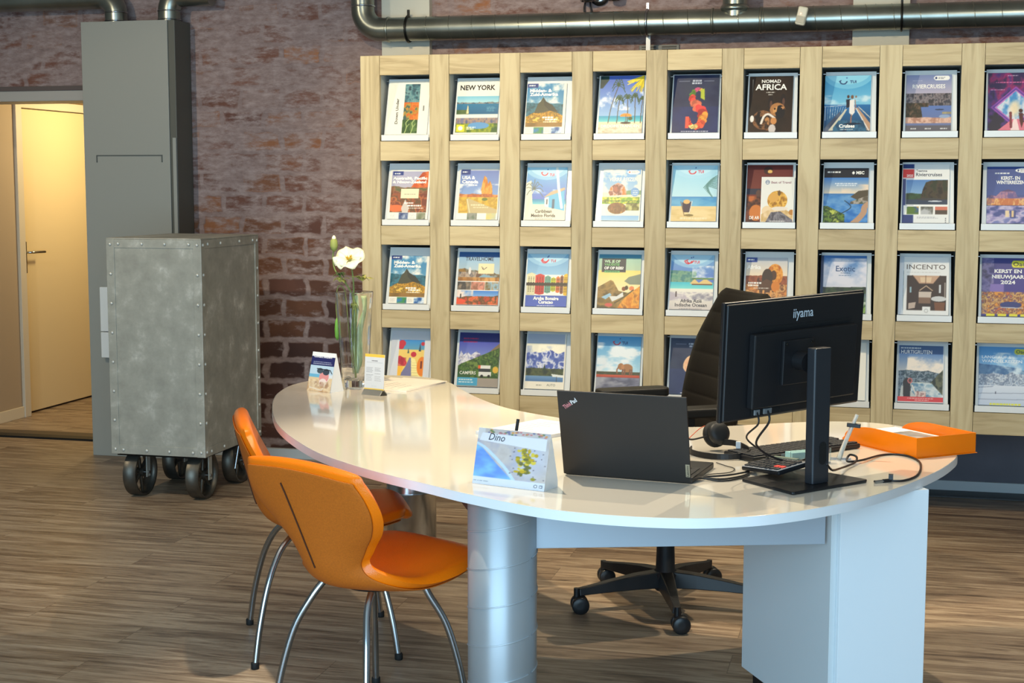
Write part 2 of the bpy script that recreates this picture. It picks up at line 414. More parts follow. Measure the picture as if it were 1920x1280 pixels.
FONT_CACHE = {}
def text_geo(s, size, bold=0):
    """verts (2D) and faces of a piece of lettering, left aligned at the baseline"""
    key = (s, round(size, 5), bold)
    if key in FONT_CACHE: return FONT_CACHE[key]
    cu = bpy.data.curves.new('t', 'FONT'); cu.body = s; cu.size = size; cu.offset = bold * size; cu.resolution_u = 2
    o = bpy.data.objects.new('t', cu); COL.objects.link(o)
    dg = bpy.context.evaluated_depsgraph_get()
    me = bpy.data.meshes.new_from_object(o.evaluated_get(dg))
    vs = [(v.co.x, v.co.y) for v in me.vertices]; fs = [list(p.vertices) for p in me.polygons]
    bpy.data.objects.remove(o); bpy.data.curves.remove(cu); bpy.data.meshes.remove(me)
    FONT_CACHE[key] = (vs, fs)
    return vs, fs
def lettering(name, items, parent, M, mat_=None):
    """items: (string, x, y, height, colour, width or None, align, rotation deg, bold). One mesh in plane M (x right, y up, z out)"""
    V = []; F = []; C = []
    for it in items:
        s, x, y, h, c = it[:5]
        wd = it[5] if len(it) > 5 else None; al = it[6] if len(it) > 6 else 'l'; rot = it[7] if len(it) > 7 else 0; bold = it[8] if len(it) > 8 else 0
        vs, fs = text_geo(s, h * 1.38, bold)
        if not vs: continue
        x0 = min(v[0] for v in vs); x1 = max(v[0] for v in vs)
        k = (wd / (x1 - x0)) if wd else 1
        w = (x1 - x0) * k
        ox = {'l': 0, 'c': -w / 2, 'r': -w}[al]
        ca, sa = math.cos(R(rot)), math.sin(R(rot))
        b = len(V)
        for vx, vy in vs:
            px = (vx - x0) * k + ox; py = vy
            V.append(M @ Vector((x + px * ca - py * sa, y + px * sa + py * ca, 0)))
            C.append((*lin(c), 1))
        F += [[i + b for i in f] for f in fs]
    me = bpy.data.meshes.new(name); me.from_pydata([tuple(v) for v in V], [], F)
    at = me.color_attributes.new('Col', 'FLOAT_COLOR', 'POINT')
    at.data.foreach_set('color', [q for c in C for q in c])
    me.materials.append(mat_ or PRINT)
    o = bpy.data.objects.new(name, me); COL.objects.link(o)
    if parent is not None: o.parent = parent
    return o

# ------------------------------------------------------------------ the room
WY = .85                       # face of the brick wall
CEIL = 3.2
m = MB().box(-4.6, 6.5, -7.6, WY + .4, -.06, 0); struct(m.build('floor', FLOOR))
m = MB().box(-3.6, -1.0, WY + .401, 4.6, -.06, 0); struct(m.build('floor_corridor', FLOOR))
m = MB().box(-4.6, 6.5, -7.6, 4.7, CEIL, CEIL + .06); struct(m.build('ceiling', mat('ceiling_paint', (196, 192, 184), .8)))
# brick wall with the passage on the left (opening x -3.35 .. -1.75, up to 2.03)
m = MB()
m.box(-1.75, 6.5, WY, WY + .25, 0, CEIL); m.box(-3.35, -1.75, WY, WY + .25, 2.08, CEIL); m.box(-4.6, -3.35, WY, WY + .25, 0, CEIL)
struct(m.build('wall_back', BRICK))
m = MB().box(6.5, 6.6, -7.6, WY + .3, 0, CEIL); struct(m.build('wall_right', mat('warm_grey_wall', (176, 170, 160), .8)))
m = MB().box(-4.7, -4.6, -7.6, 4.6, 0, CEIL); struct(m.build('wall_left', mat('warm_grey_wall', (176, 170, 160), .8)))
# front wall (behind the camera) with the shop window
m = MB(); m.box(-4.6, .5, -7.7, -7.6, 0, CEIL); m.box(.5, 6.3, -7.7, -7.6, 0, .35); m.box(.5, 6.3, -7.7, -7.6, 2.75, CEIL); m.box(6.3, 6.5, -7.7, -7.6, 0, CEIL)
struct(m.build('wall_front', mat('warm_grey_wall', (176, 170, 160), .8)))
# passage head and trims
m = MB().box(-3.35, -1.75, WY - .012, WY + .262, 2.02, 2.08); struct(m.build('trim_1', mat('lintel_grey', (176, 170, 162), .5), bevel=.004))
m = MB().box(-3.35, -1.75, WY - .02, WY - .001, 2.08, 2.105); struct(m.build('trim_2', mat('lintel_dark_strip', (96, 84, 80), .7)))  # thin dark strip on the wall above the lintel
m = MB().box(-4.5, -1.75, WY + .20, WY + .29, 0, .012); struct(m.build('trim_3', mat('door_strip_black', (22, 21, 19), .5)))
m = MB().box(-4.5, -1.75, WY + .29, WY + .42, 0, .008); struct(m.build('trim_4', mat('door_strip_brown', (84, 72, 58), .5)))
# low plinth wall under the rack, skirting and dark floor strip
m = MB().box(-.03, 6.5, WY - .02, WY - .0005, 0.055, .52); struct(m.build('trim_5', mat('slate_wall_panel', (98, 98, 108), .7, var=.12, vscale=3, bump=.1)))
m = MB().box(-1.2, 6.5, WY - .034, WY - .0005, 0, .055); struct(m.build('baseboard_back', mat('skirting_grey', (188, 196, 200), .45), bevel=.003))
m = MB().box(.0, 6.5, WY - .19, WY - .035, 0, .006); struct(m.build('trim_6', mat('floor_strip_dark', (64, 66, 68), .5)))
# corridor behind the passage
CW = mat('corridor_wall', (170, 152, 128), .75)
m = MB().box(-3.13, -3.03, WY + .25, 1.80, 0, 2.55); struct(m.build('wall_corridor_left', CW))
m = MB().box(-3.32, -3.22, 1.80, 4.6, 0, 2.6); m.box(-3.22, -3.13, 1.80, 4.6, 2.07, 2.6); struct(m.build('wall_corridor_far_left', mat('corridor_speckle', (146, 122, 88), .8, var=.6, vscale=70)))
m = MB().box(-3.3, -1.0, 4.5, 4.6, 0, 2.6); struct(m.build('wall_corridor_end', mat('corridor_speckle', (146, 122, 88), .8, var=.6, vscale=70)))
m = MB().box(-1.45, -1.35, WY + .25, 4.6, 0, 2.6); struct(m.build('wall_corridor_right', CW))
m = MB().box(-3.4, -1.3, WY + .25, 4.6, 2.56, 2.62); struct(m.build('ceiling_corridor', mat('corridor_ceiling', (150, 140, 120), .8)))
m = MB().box(-3.03, -3.018, WY + .26, 1.785, 0, .075); struct(m.build('baseboard_left', mat('skirting_cream', (214, 202, 178), .5), bevel=.003))
# door 1 in the corridor wall
fr = mat('door_frame_paint', (206, 196, 176), .4)
dr = MB(); dr.box(-3.13, -3.01, 1.76, 1.83, 0, 2.10); dr.box(-3.13, -3.045, 1.83, 3.06, 2.045, 2.10); dr.box(-3.15, -3.05, 3.0, 3.06, 0, 2.045)
fo = struct(dr.build('door_1', fr, bevel=.003))
lf = MB().box(-3.115, -3.075, 1.835, 2.995, .012, 2.04).build('door_leaf', mat('door_paint', (222, 202, 160), .42), fo, bevel=.003)
h = MB(); h.box(-3.075, -3.067, 1.88, 1.93, .95, 1.16); h.build('handle_plate', M_chrome, lf, bevel=.002)
h = MB(); h.tube([(-3.07, 1.905, 1.09), (-3.02, 1.905, 1.09), (-3.012, 1.93, 1.09), (-3.012, 2.06, 1.088)], .0085, 10); h.build('door_handle', M_chrome, lf)

# ------------------------------------------------------------------ cream pilasters behind the duct
for nm, x0, x1 in (('trim_7', -.165, .105), ('trim_8', 2.31, 2.585)):
    struct(MB().box(x0, x1, WY - .05, WY - .0005, 2.0, CEIL).build(nm, M_cream, bevel=.003))

# ------------------------------------------------------------------ tall grey cabinet with two ducts
c = thing('tall_metal_cabinet', 'tall grey sheet metal cabinet against the brick wall, two round ducts on top', 'cabinet', (-1.595, .75, 0))
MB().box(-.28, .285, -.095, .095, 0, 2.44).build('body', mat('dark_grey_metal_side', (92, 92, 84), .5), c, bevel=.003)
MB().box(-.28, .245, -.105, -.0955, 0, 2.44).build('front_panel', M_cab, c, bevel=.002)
MB().box(.262, .283, -.106, -.0955, 0, 1.80).build('door_strip', M_cab, c, bevel=.002)
m = MB(); m.box(-.205, .20, -.1085, -.1045, 1.700, 1.706); m.box(-.205, -.199, -.1085, -.1045, 1.665, 1.700); m.box(.194, .2, -.1085, -.1045, 1.665, 1.700)
m.build('flap_outline', mat('flap_edge', (86, 90, 88), .5), c)
def duct(name, label, pts, r=.0625, n=28, seams=True):
    path = pts
    t = thing(name, label, 'duct', (0, 0, 0))
    MB().tube(path, r, n).build('duct_tube', DUCT, t)
    return t
# ducts rising from the cabinet top
for i, (x, lab, dx) in enumerate(((-1.71, 'short round steel duct on the left of the grey cabinet top, bending left', -1), (-1.385, 'short round steel duct on the right of the grey cabinet top, bending back', .75))):
    base = Vector((x, .745, 2.441))
    pts = [base, base + Vector((0, 0, .05))]
    rr = .09
    for k in range(1, 10):
        a = R(10 * k)
        pts.append(base + Vector((dx * rr * (1 - math.cos(a)), 0, .05 + rr * math.sin(a))))
    L = 1.6 if i == 0 else .25
    pts.append(base + Vector((dx * (rr + L), 0, .05 + rr)))
    t = thing('steel_duct', lab, 'duct', tuple(base))
    MB().tube([p - base for p in pts], .062, 28).build('duct_tube', DUCT, t)
    for zz in (.005, .052):
        MB().lathe([(.0625, 0), (.0655, .002), (.0655, .006), (.0625, .008)], 28, (0, 0, zz)).build('joint_ring', M_chrome, t)
# white power sockets
c = thing('power_socket', 'white double power socket box on the grey cabinet, left of the metal cart', 'socket', (-1.735, .644, .57))
MB().box(-.045, .035, -.045, 0, 0, .145).build('socket_box', M_holder, c, bevel=.004)
MB().box(-.045, .035, -.045, 0, .149, .40).build('switch_box', M_holder, c, bevel=.004)

# ------------------------------------------------------------------ long spiral duct over the rack
DZ = 2.362; DY = .70
t = thing('spiral_duct', 'long horizontal spiral steel duct above the brochure rack, elbow at its left end', 'duct', (0, 0, 0))
EX = -.235
pts = [(EX, DY, CEIL - .002), (EX, DY, DZ + .125)]
for k in range(1, 10):
    a = R(10 * k)
    pts.append((EX + .11 * (1 - math.cos(a)), DY, DZ + .11 - .11 * math.sin(a) + .0))
pts += [(EX + .13, DY, DZ), (5.9, DY, DZ)]
m = MB().tube(pts, .0625, 32)
for k in range(int(5.7 / .125)):
    x0 = .12 + k * .125
    m.tube([(x0 + .05 * (a / 24), DY - .0632 * math.sin(2 * math.pi * a / 24), DZ + .0632 * math.cos(2 * math.pi * a / 24)) for a in range(0, 25)], .0022, 5, mi=1, cap=False)
m.build('duct_tube', [DUCT, mat('duct_seam', (150, 152, 142), .3, metal=.9)], t)
for z in (CEIL - .62, DZ + .12):
    MB().lathe([(.0635, 0), (.067, .002), (.067, .008), (.0635, .01)], 28, (EX, DY, z)).build('joint_ring', M_chrome, t)
RY = Matrix.Rotation(R(90), 3, 'Y')
for x in (EX + .14, 1.62, 1.86):
    MB().lathe([(.0635, 0), (.067, .002), (.067, .01), (.0635, .012)], 28, (x, DY, DZ), M=RY).build('joint_ring', mat('duct_seam', (150, 152, 142), .3, metal=.9), t)
# branch
MB().tube([(1.735, DY, DZ + .02), (1.735, DY, CEIL - .002)], .062, 28).build('branch_duct', DUCT, t)
MB().lathe([(.075, 0), (.072, .02), (.0635, .03)], 28, (1.735, DY, DZ + .048)).build('branch_collar', DUCT, t)
for x in (.02 + .0, 1.295, 2.545):
    m = MB(); m.tube([(x, DY - .068 * math.sin(R(a)), DZ + .068 * math.cos(R(a))) for a in range(0, 361, 12)], .006, 6, cap=False)
    m.box(x - .006, x + .006, DY - .006, DY + .006, DZ + .066, DZ + .10)
    m.box(x - .005, x + .005, DY + .06, WY - .0005, DZ - .006, DZ + .006)
    m.build('pipe_clamp', M_axle if x > 2 or x < .5 else M_chrome, t)
# grille + strap
g = thing('wall_vent', 'small louvred metal vent on the wall, half hidden above the rack edge', 'vent', (1.335, WY, 2.235))
m = MB().box(-.105, .105, -.014, -.0005, -.03, .03); m.build('vent_frame', mat('vent_grey', (120, 122, 118), .5), g, bevel=.003)
m = MB()
for k in range(4): m.box(-.09, -.015, -.018, -.0145, -.024 + k * .013, -.017 + k * .013); m.box(.015, .09, -.018, -.0145, -.024 + k * .013, -.017 + k * .013)
m.build('louvre', M_axle, g)
tag(MB().box(1.283, 1.305, WY - .12, WY - .112, 2.166, 2.30).build('steel_strap', M_holder), 'narrow pale vertical strap hanging under the long duct, before the vent', 'strap')
# motion sensor
s = thing('motion_sensor', 'small off-white motion sensor mounted on the long duct', 'sensor', (2.07, DY - .085, DZ + .005), rot=(0, R(12), 0))
MB().box(-.024, .024, -.026, .024, -.045, .045).build('sensor_body', mat('aged_white_plastic', (224, 218, 196), .4), s, bevel=.009, seg=3)
MB().box(-.019, .019, -.029, -.0255, -.036, -.002).build('sensor_lens', mat('sensor_lens_grey', (190, 184, 164), .5), s, bevel=.004)
led, n_, b_ = nt('red_led'); b_.inputs['Emission Color'].default_value = (1, .25, .1, 1); b_.inputs['Emission Strength'].default_value = 3
MB().box(-.008, -.003, -.0285, -.0255, .006, .012).build('indicator_light', led, s)
# wall lamp heads at the top of the picture
w = thing('wall_spotlight', 'chrome twin-headed wall spotlight at the top edge, cable behind the duct', 'lamp', (1.02, WY, 2.52))
MB().lathe([(.0, -.0), (.05, 0), (.05, .016), (.0, .02)], 24, (0, 0, 0), M=Matrix.Rotation(R(90), 3, 'X')).build('mount_plate', M_chrome, w)
for xx, rr in ((-.045, .042), (.09, .034)):
    MB().tube([(0, -.01, .02), (xx * .6, -.06, .02), (xx, -.085, 0.0)], .007, 8).build('lamp_arm', M_chrome, w)
    MB().lathe([(rr * .5, .07), (rr * .9, .05), (rr, 0), (rr, -.03), (rr * .85, -.031), (rr * .8, -.01)][::-1], 24, (xx, -.09, 0), M=Matrix.Rotation(R(20), 3, 'X')).build('lamp_head', M_chrome, w)
MB().tube(catmull([(-.07, -.012, -.01), (-.08, -.02, -.07), (-.06, -.01, -.14), (-.05, -.008, -.20)], 6), .0045, 8).build('power_cable', M_black, w)
MB().tube(catmull([(-.05, -.012, -.01), (-.045, -.02, -.06), (-.03, -.01, -.13), (-.02, -.008, -.2)], 6), .0045, 8).build('power_cable', M_black, w)

# ------------------------------------------------------------------ riveted cart
CX0, CX1, CY0, CY1, CZ0, CZ1 = -1.168, -.668, -.40, .27, .232, 1.281
cart = thing('metal_cart', 'tall riveted galvanised steel cart on four iron wheels', 'cart', ((CX0 + CX1) / 2, (CY0 + CY1) / 2, 0))
hx, hy = (CX1 - CX0) / 2, (CY1 - CY0) / 2
MB().box(-hx + .004, hx - .004, -hy + .004, hy - .004, CZ0, CZ1 - .003).build('body', GALV, cart)
def rivets(mb, pts, nrm, r=.0085):
    for p in pts:
        nn = Vector(nrm); q = nn.to_track_quat('Z', 'Y').to_matrix()
        mb.lathe([(r, 0), (r * .9, r * .35), (r * .55, r * .62), (r * .1, r * .72)], 10, p, M=q)
fw = .042
for y0, y1, nm in ((-hy, -hy + .004, 'front_frame'), (hy - .004, hy, 'rear_frame')):
    fm = MB()
    fm.box(-hx, -hx + fw, y0, y1, CZ0 - .004, CZ1); fm.box(hx - fw, hx, y0, y1, CZ0 - .004, CZ1)
    fm.box(-hx + fw, hx - fw, y0 + .0005, y1 - .0005, CZ1 - fw, CZ1 - .0005); fm.box(-hx + fw, hx - fw, y0 + .0005, y1 - .0005, CZ0 - .003, CZ0 + fw)
    fm.build(nm, GALV, cart, bevel=.0012)
for x0, x1, nm in ((-hx - .0008, -hx + .004, 'left_frame'), (hx - .004, hx + .0008, 'right_frame')):
    fm = MB()
    fm.box(x0, x1, -hy + .0006, -hy + fw, CZ0 - .004, CZ1); fm.box(x0, x1, hy - fw, hy - .0006, CZ0 - .004, CZ1)
    fm.box(x0 + .0004, x1 - .0004, -hy + fw, hy - fw, CZ1 - fw, CZ1 - .0006); fm.box(x0 + .0004, x1 - .0004, -hy + fw, hy - fw, CZ0 - .003, CZ0 + fw)
    fm.build(nm, GALV, cart, bevel=.0012)
MB().box(-hx, hx, -hy, hy, CZ1, CZ1 + .006).build('top_plate', GALV, cart, bevel=.002)
MB().box(-hx + .02, hx - .02, -hy + .02, hy - .02, CZ0 - .014, CZ0 - .0045).build('base_plate', M_axle, cart)
rv = MB(); zs = [CZ0 + .02 + k * (CZ1 - CZ0 - .045) / 7 for k in range(8)]
for x in (-hx + fw / 2, hx - fw / 2): rivets(rv, [(x, -hy, z) for z in zs], (0, -1, 0))
for z in (CZ0 + .018, CZ1 - .022): rivets(rv, [(x, -hy, z) for x in (-hx + fw + .022, -hx + .19, hx - .19, hx - fw - .022)], (0, -1, 0))
for y in (-hy + fw / 2, hy - fw / 2): rivets(rv, [(hx + .0008, y, z) for z in zs], (1, 0, 0))
for z in (CZ0 + .018, CZ1 - .022): rivets(rv, [(hx + .0008, y, z) for y in (-hy + fw + .03, -.12, .1, hy - fw - .03)], (1, 0, 0))
o = rv.build('rivets', mat('rivet_steel', (206, 206, 198), .35, metal=.35), cart); o['kind'] = 'stuff'
for sx in (-1, 1):
    for sy in (-1, 1):
        wr = .117
        wx = sx * (hx - .082); wy = sy * (hy - .13)
        q = Matrix.Rotation(R(90), 3, 'Y') @ Matrix.Identity(3)
        # wheel: rim, hub, spokes, axis along x rotated a little
        wl = bpy.data.objects.new('wheel', None)
        m = MB()
        rim = [(wr, -.033), (wr, .033), (wr - .012, .033), (wr - .016, .006), (wr - .016, -.006), (wr - .012, -.033), (wr, -.033)]
        vs = []
        nseg = 40
        RZm = Matrix.Rotation(R({(-1, -1): 0, (1, -1): 0, (-1, 1): 0, (1, 1): 0}[(sx, sy)]), 3, 'Z')
        for rr, zz in rim:
            for k in range(nseg):
                a = 2 * math.pi * k / nseg
                vs.append(RZm @ Vector((zz, rr * math.cos(a), rr * math.sin(a))) + Vector((wx, wy, wr)))
        fs = [(i * nseg + k, i * nseg + (k + 1) % nseg, (i + 1) * nseg + (k + 1) % nseg, (i + 1) * nseg + k) for i in range(len(rim) - 1) for k in range(nseg)]
        m.add(vs, fs, 0, True)
        m.tube([(wx - .026, wy, wr), (wx + .026, wy, wr)], .024, 18)
        for k in range(6):
            a = R(60 * k + 20 * sx)
            m.tube([(wx, wy + .02 * math.cos(a), wr + .02 * math.sin(a)), (wx, wy + (wr - .012) * math.cos(a), wr + (wr - .012) * math.sin(a))], [.011, .008], 8)
        m.build('wheel', M_castiron, cart)
        m = MB(); zt = CZ0 - .0145
        m.box(wx - .046, wx - .041, wy - .018, wy + .018, wr - .022, zt); m.box(wx + .041, wx + .046, wy - .018, wy + .018, wr - .022, zt)
        m.box(wx - .046, wx + .046, wy - .03, wy + .03, zt - .004, zt)
        m.build('wheel_fork', GALV, cart, bevel=.001)
        m = MB(); m.tube([(wx - .053, wy, wr), (wx + .053, wy, wr)], .008, 6); m.build('axle_bolt', M_chrome, cart)
MB().tube([(hx - .02, hy - .24, CZ0 - .01), (hx - .03, hy - .27, .10)], .006, 8).build('brake_rod', M_chrome, cart)

# ------------------------------------------------------------------ brochure rack
P = .35; PW = .0985; TOPZ = 2.164
ZR = [(-.0, -.093), (-.411, -.504), (-.82, -.912), (-1.233, -1.319), (-1.634, -1.733)]   # rails: top, bottom
rack = thing('brochure_rack', 'large wall rack of oak boards with a grid of white brochure holders', 'rack', (0, 0, 0))
NC = 9
XR = NC * P + PW
for i in range(NC + 1):
    MB().box(-PW / 2 + .0008, PW / 2 - .0008, -.001, .022, -.8665, .8665).build('post', OAKZ, rack, bevel=.0012, loc=(i * P + PW / 2, 0, TOPZ - .8665))
for i in range(NC):
    for (a, b) in ZR:
        MB().box(-(P - PW) / 2 + .0008, (P - PW) / 2 - .0008, 0, .022, (b - a) / 2, -(b - a) / 2).build('rail', OAKX, rack, bevel=.0012, loc=(i * P + PW + (P - PW) / 2, 0, TOPZ + (a + b) / 2))
for i in range(NC + 1):
    x0, x1 = i * P + .004, i * P + PW - .004
    m = MB(); m.box(x0, x1, .022, .30, .4315, TOPZ - .002); m.build('divider', M_cell, rack)
for k, (a, b) in enumerate(ZR):
    MB().box(.004, XR - .004, .0225, .2995, TOPZ + b + .004, TOPZ + a - .004).build('shelf_board', M_cell, rack)
MB().box(0, XR, .30, .312, .4315, TOPZ - .001).build('back_board', M_cellback, rack)
MB().box(0, XR, .312, WY - .021, .55, .60).build('mounting_beam', M_cellback, rack)
MB().box(0, XR, .312, WY - .0005, TOPZ - .10, TOPZ - .05).build('mounting_beam', M_cellback, rack)

LEAN = R(15)
HB = [TOPZ + ZR[k + 1][0] + .003 for k in range(4)]        # cell bottoms
def holder():
    m = MB()
    ML = Matrix.Translation((0, .020, 0)) @ Matrix.Rotation(-LEAN, 4, 'X')
    # back plate (slightly narrower at the top)
    for y0, y1 in ((0, .004),):
        v = [(-.1165, y0, 0), (.1165, y0, 0), (.112, y0, .312), (-.112, y0, .312), (-.1165, y1, 0), (.1165, y1, 0), (.112, y1, .312), (-.112, y1, .312)]
        m.add([ML @ Vector(q) for q in v], [(0, 1, 2, 3), (7, 6, 5, 4), (0, 4, 5, 1), (1, 5, 6, 2), (2, 6, 7, 3), (3, 7, 4, 0)])
    m.box(-.1195, .1195, -.004, .0245, 0, .004)
    m.box(-.1195, .1195, -.0045, -.001, 0, .028)
    return m
hold0 = holder().build('brochure_holder', M_holder, rack, bevel=.0008)
for sx in (-1, 1): MB().tube([(.113 * sx, .098, .292), (.124 * sx, .098, .292)], .004, 8).build('holder_pin', M_chrome, hold0)
first = True
CX = [i * P + PW + (P - PW) / 2 for i in range(NC)]
for i in range(NC):
    for k in range(4):
        if first: o = hold0; first = False
        else: o = copy_tree(hold0, rack)
        o.location = (CX[i], -.001 + .006, HB[k])

# ------------------------------------------------------------------ cover painting
NW, NH, SS = 84, 118, 2
class Pt:
    def __init__(s, seed, bg=(240, 238, 230)):
        s.rs = np.random.RandomState(seed); s.w = NW * SS; s.h = NH * SS
        s.U, s.V = np.meshgrid((np.arange(s.w) + .5) / s.w, (np.arange(s.h) + .5) / s.h)
        s.A = np.zeros((s.h, s.w, 3)) + np.array(bg, float)
    def nz(s, fx, fy, octv=4, ro=.55):
        out = np.zeros((s.h, s.w)); amp = 1; tot = 0
        for o in range(octv):
            gx, gy = int(fx * 2 ** o) + 2, int(fy * 2 ** o) + 2
            g = s.rs.rand(gy + 1, gx + 1)
            x = s.U * (gx - 1); y = s.V * (gy - 1); xi = x.astype(int); yi = y.astype(int)
            tx = x - xi; ty = y - yi; tx = tx * tx * (3 - 2 * tx); ty = ty * ty * (3 - 2 * ty)
            out += amp * ((g[yi, xi] * (1 - tx) + g[yi, xi + 1] * tx) * (1 - ty) + (g[yi + 1, xi] * (1 - tx) + g[yi + 1, xi + 1] * tx) * ty)
            tot += amp; amp *= ro
        return out / tot
    def put(s, m, c, a=1.0):
        m = np.asarray(m, float) * a
        c = np.array(c, float)
        s.A = s.A * (1 - m[..., None]) + c * m[..., None]
        return s
    def rect(s, u0, v0, u1, v1, c0, c1=None, a=1):
        m = (s.U >= u0) & (s.U <= u1) & (s.V >= v0) & (s.V <= v1)
        c = np.array(c0, float) if c1 is None else np.array(c0, float) + (np.array(c1, float) - np.array(c0, float)) * np.clip((s.V - v0) / max(1e-6, v1 - v0), 0, 1)[..., None]
        return s.put(m, c, a)
    def box(s, b): return (s.U >= b[0]) & (s.U <= b[2]) & (s.V >= b[1]) & (s.V <= b[3])
    def tex(s, b, cols, fx=8, fy=8, octv=4, lo=.3, hi=.7, mask=None, a=1):
        n = np.clip((s.nz(fx, fy, octv) - lo) / (hi - lo), 0, .9999) * (len(cols) - 1)
        i = n.astype(int); t = (n - i)[..., None]; C = np.array(cols, float)
        m = s.box(b)
        if mask is not None: m = m & mask
        return s.put(m, C[i] * (1 - t) + C[np.minimum(i + 1, len(cols) - 1)] * t, a)
    def clouds(s, b, c, fx=3, fy=6, lo=.5, hi=.72, a=1):
        n = np.clip((s.nz(fx, fy, 5) - lo) / (hi - lo), 0, 1)
        return s.put(s.box(b) * n, c, a)
    def line1(s, f, octv=5, ro=.5):
        x = s.U[0]; out = np.zeros_like(x); amp = 1; tot = 0
        for o in range(octv):
            g = s.rs.rand(int(f * 2 ** o) + 3); p = x * (len(g) - 2); i = p.astype(int); t = p - i
            out += amp * (g[i] * (1 - t) + g[i + 1] * t); tot += amp; amp *= ro
        return (out / tot - .5) * 2
    def ridge(s, b, v0, amp, cols, f=3, fn=None, tx=(9, 14)):
        ln = v0 - amp * s.line1(f)
        if fn is not None: ln = ln + fn(s.U[0])
        return s.tex(b, cols, tx[0], tx[1], 4, mask=(s.V >= ln[None, :]))
    def poly(s, pts, c, a=1, b=None):
        ins = np.zeros(s.U.shape, bool); n = len(pts)
        for i in range(n):
            x0, y0 = pts[i]; x1, y1 = pts[(i + 1) % n]
            if y0 == y1: continue
            cnd = ((y0 > s.V) != (y1 > s.V)) & (s.U < (x1 - x0) * (s.V - y0) / (y1 - y0) + x0)
            ins ^= cnd
        if b: ins &= s.box(b)
        s.last = ins
        return s.put(ins, c, a)
    def ell(s, cu, cv, ru, rv, c, a=1, soft=0, b=None):
        d = ((s.U - cu) / ru) ** 2 + ((s.V - cv) / rv) ** 2
        m = (d <= 1).astype(float) if not soft else np.clip((1 - d) / soft, 0, 1)
        if b: m = m * s.box(b)
        s.last = d <= 1
        return s.put(m, c, a)
    def line(s, pts, w, c, a=1):
        m = np.zeros(s.U.shape, bool); asp = 1.4
        for (x0, y0), (x1, y1) in zip(pts[:-1], pts[1:]):
            dx, dy = x1 - x0, (y1 - y0) * asp; L = dx * dx + dy * dy + 1e-9
            t = np.clip(((s.U - x0) * dx + (s.V - y0) * asp * dy) / L, 0, 1)
            m |= ((s.U - x0 - t * dx) ** 2 + ((s.V - y0) * asp - t * dy) ** 2) < (w / 2) ** 2
        return s.put(m, c, a)
    def curve(s, pts, w, c, a=1):
        q = catmull([(x, y, 0) for x, y in pts], 6)
        return s.line([(p.x, p.y) for p in q], w, c, a)
    def palm(s, x, y, top, lean, c=(60, 84, 40), r=.12, trunk=(96, 78, 56)):
        tx = x + lean
        s.curve([(x, y), (x + lean * .35, y + (top - y) * .5), (tx, top)], .018, trunk)
        for k in range(9):
            a = R(-200 + k * 28 + 0); L = r * (.8 + .4 * s.rs.rand())
            ex = tx + L * math.cos(a); ey = top + L * .8 * math.sin(a) + .02
            s.curve([(tx, top), (tx + L * .6 * math.cos(a), top + L * .62 * math.sin(a) - .015), (ex, ey + .035)], .016, c)
    def bars(s, u0, v0, u1, n, c, h=.008, gap=.018, al='l', a=.8, seed=None):
        for k in range(n):
            L = (u1 - u0) * (.65 + .35 * s.rs.rand()); x0 = u0 if al == 'l' else (u0 + u1 - L) / 2
            v = v0 + k * gap; x = x0
            while x < x0 + L:
                w = .02 + .05 * s.rs.rand(); s.rect(x, v, min(x + w, x0 + L), v + h, c, a=a); x += w + .012
        return s
    def smile(s, cu, cv, r=.075, c=(214, 30, 50)):
        q = [(cu + r * math.cos(R(a)), cv + r * .72 * math.sin(R(a))) for a in range(10, 171, 10)]
        s.line(q, .026, c); s.line([(cu - r * 1.15, cv + .005), (cu - r * .7, cv - .008)], .02, c); s.ell(cu + r * .95, cv - .055, .013, .011, (40, 60, 150))
    def tui(s, top=(120, 190, 225), mid=(150, 210, 236)):
        s.ell(.5, -.12, .62, .36, (176, 220, 240), .55); s.ell(.5, -.16, .52, .34, (196, 232, 246), .6)
        s.smile(.44, .10)

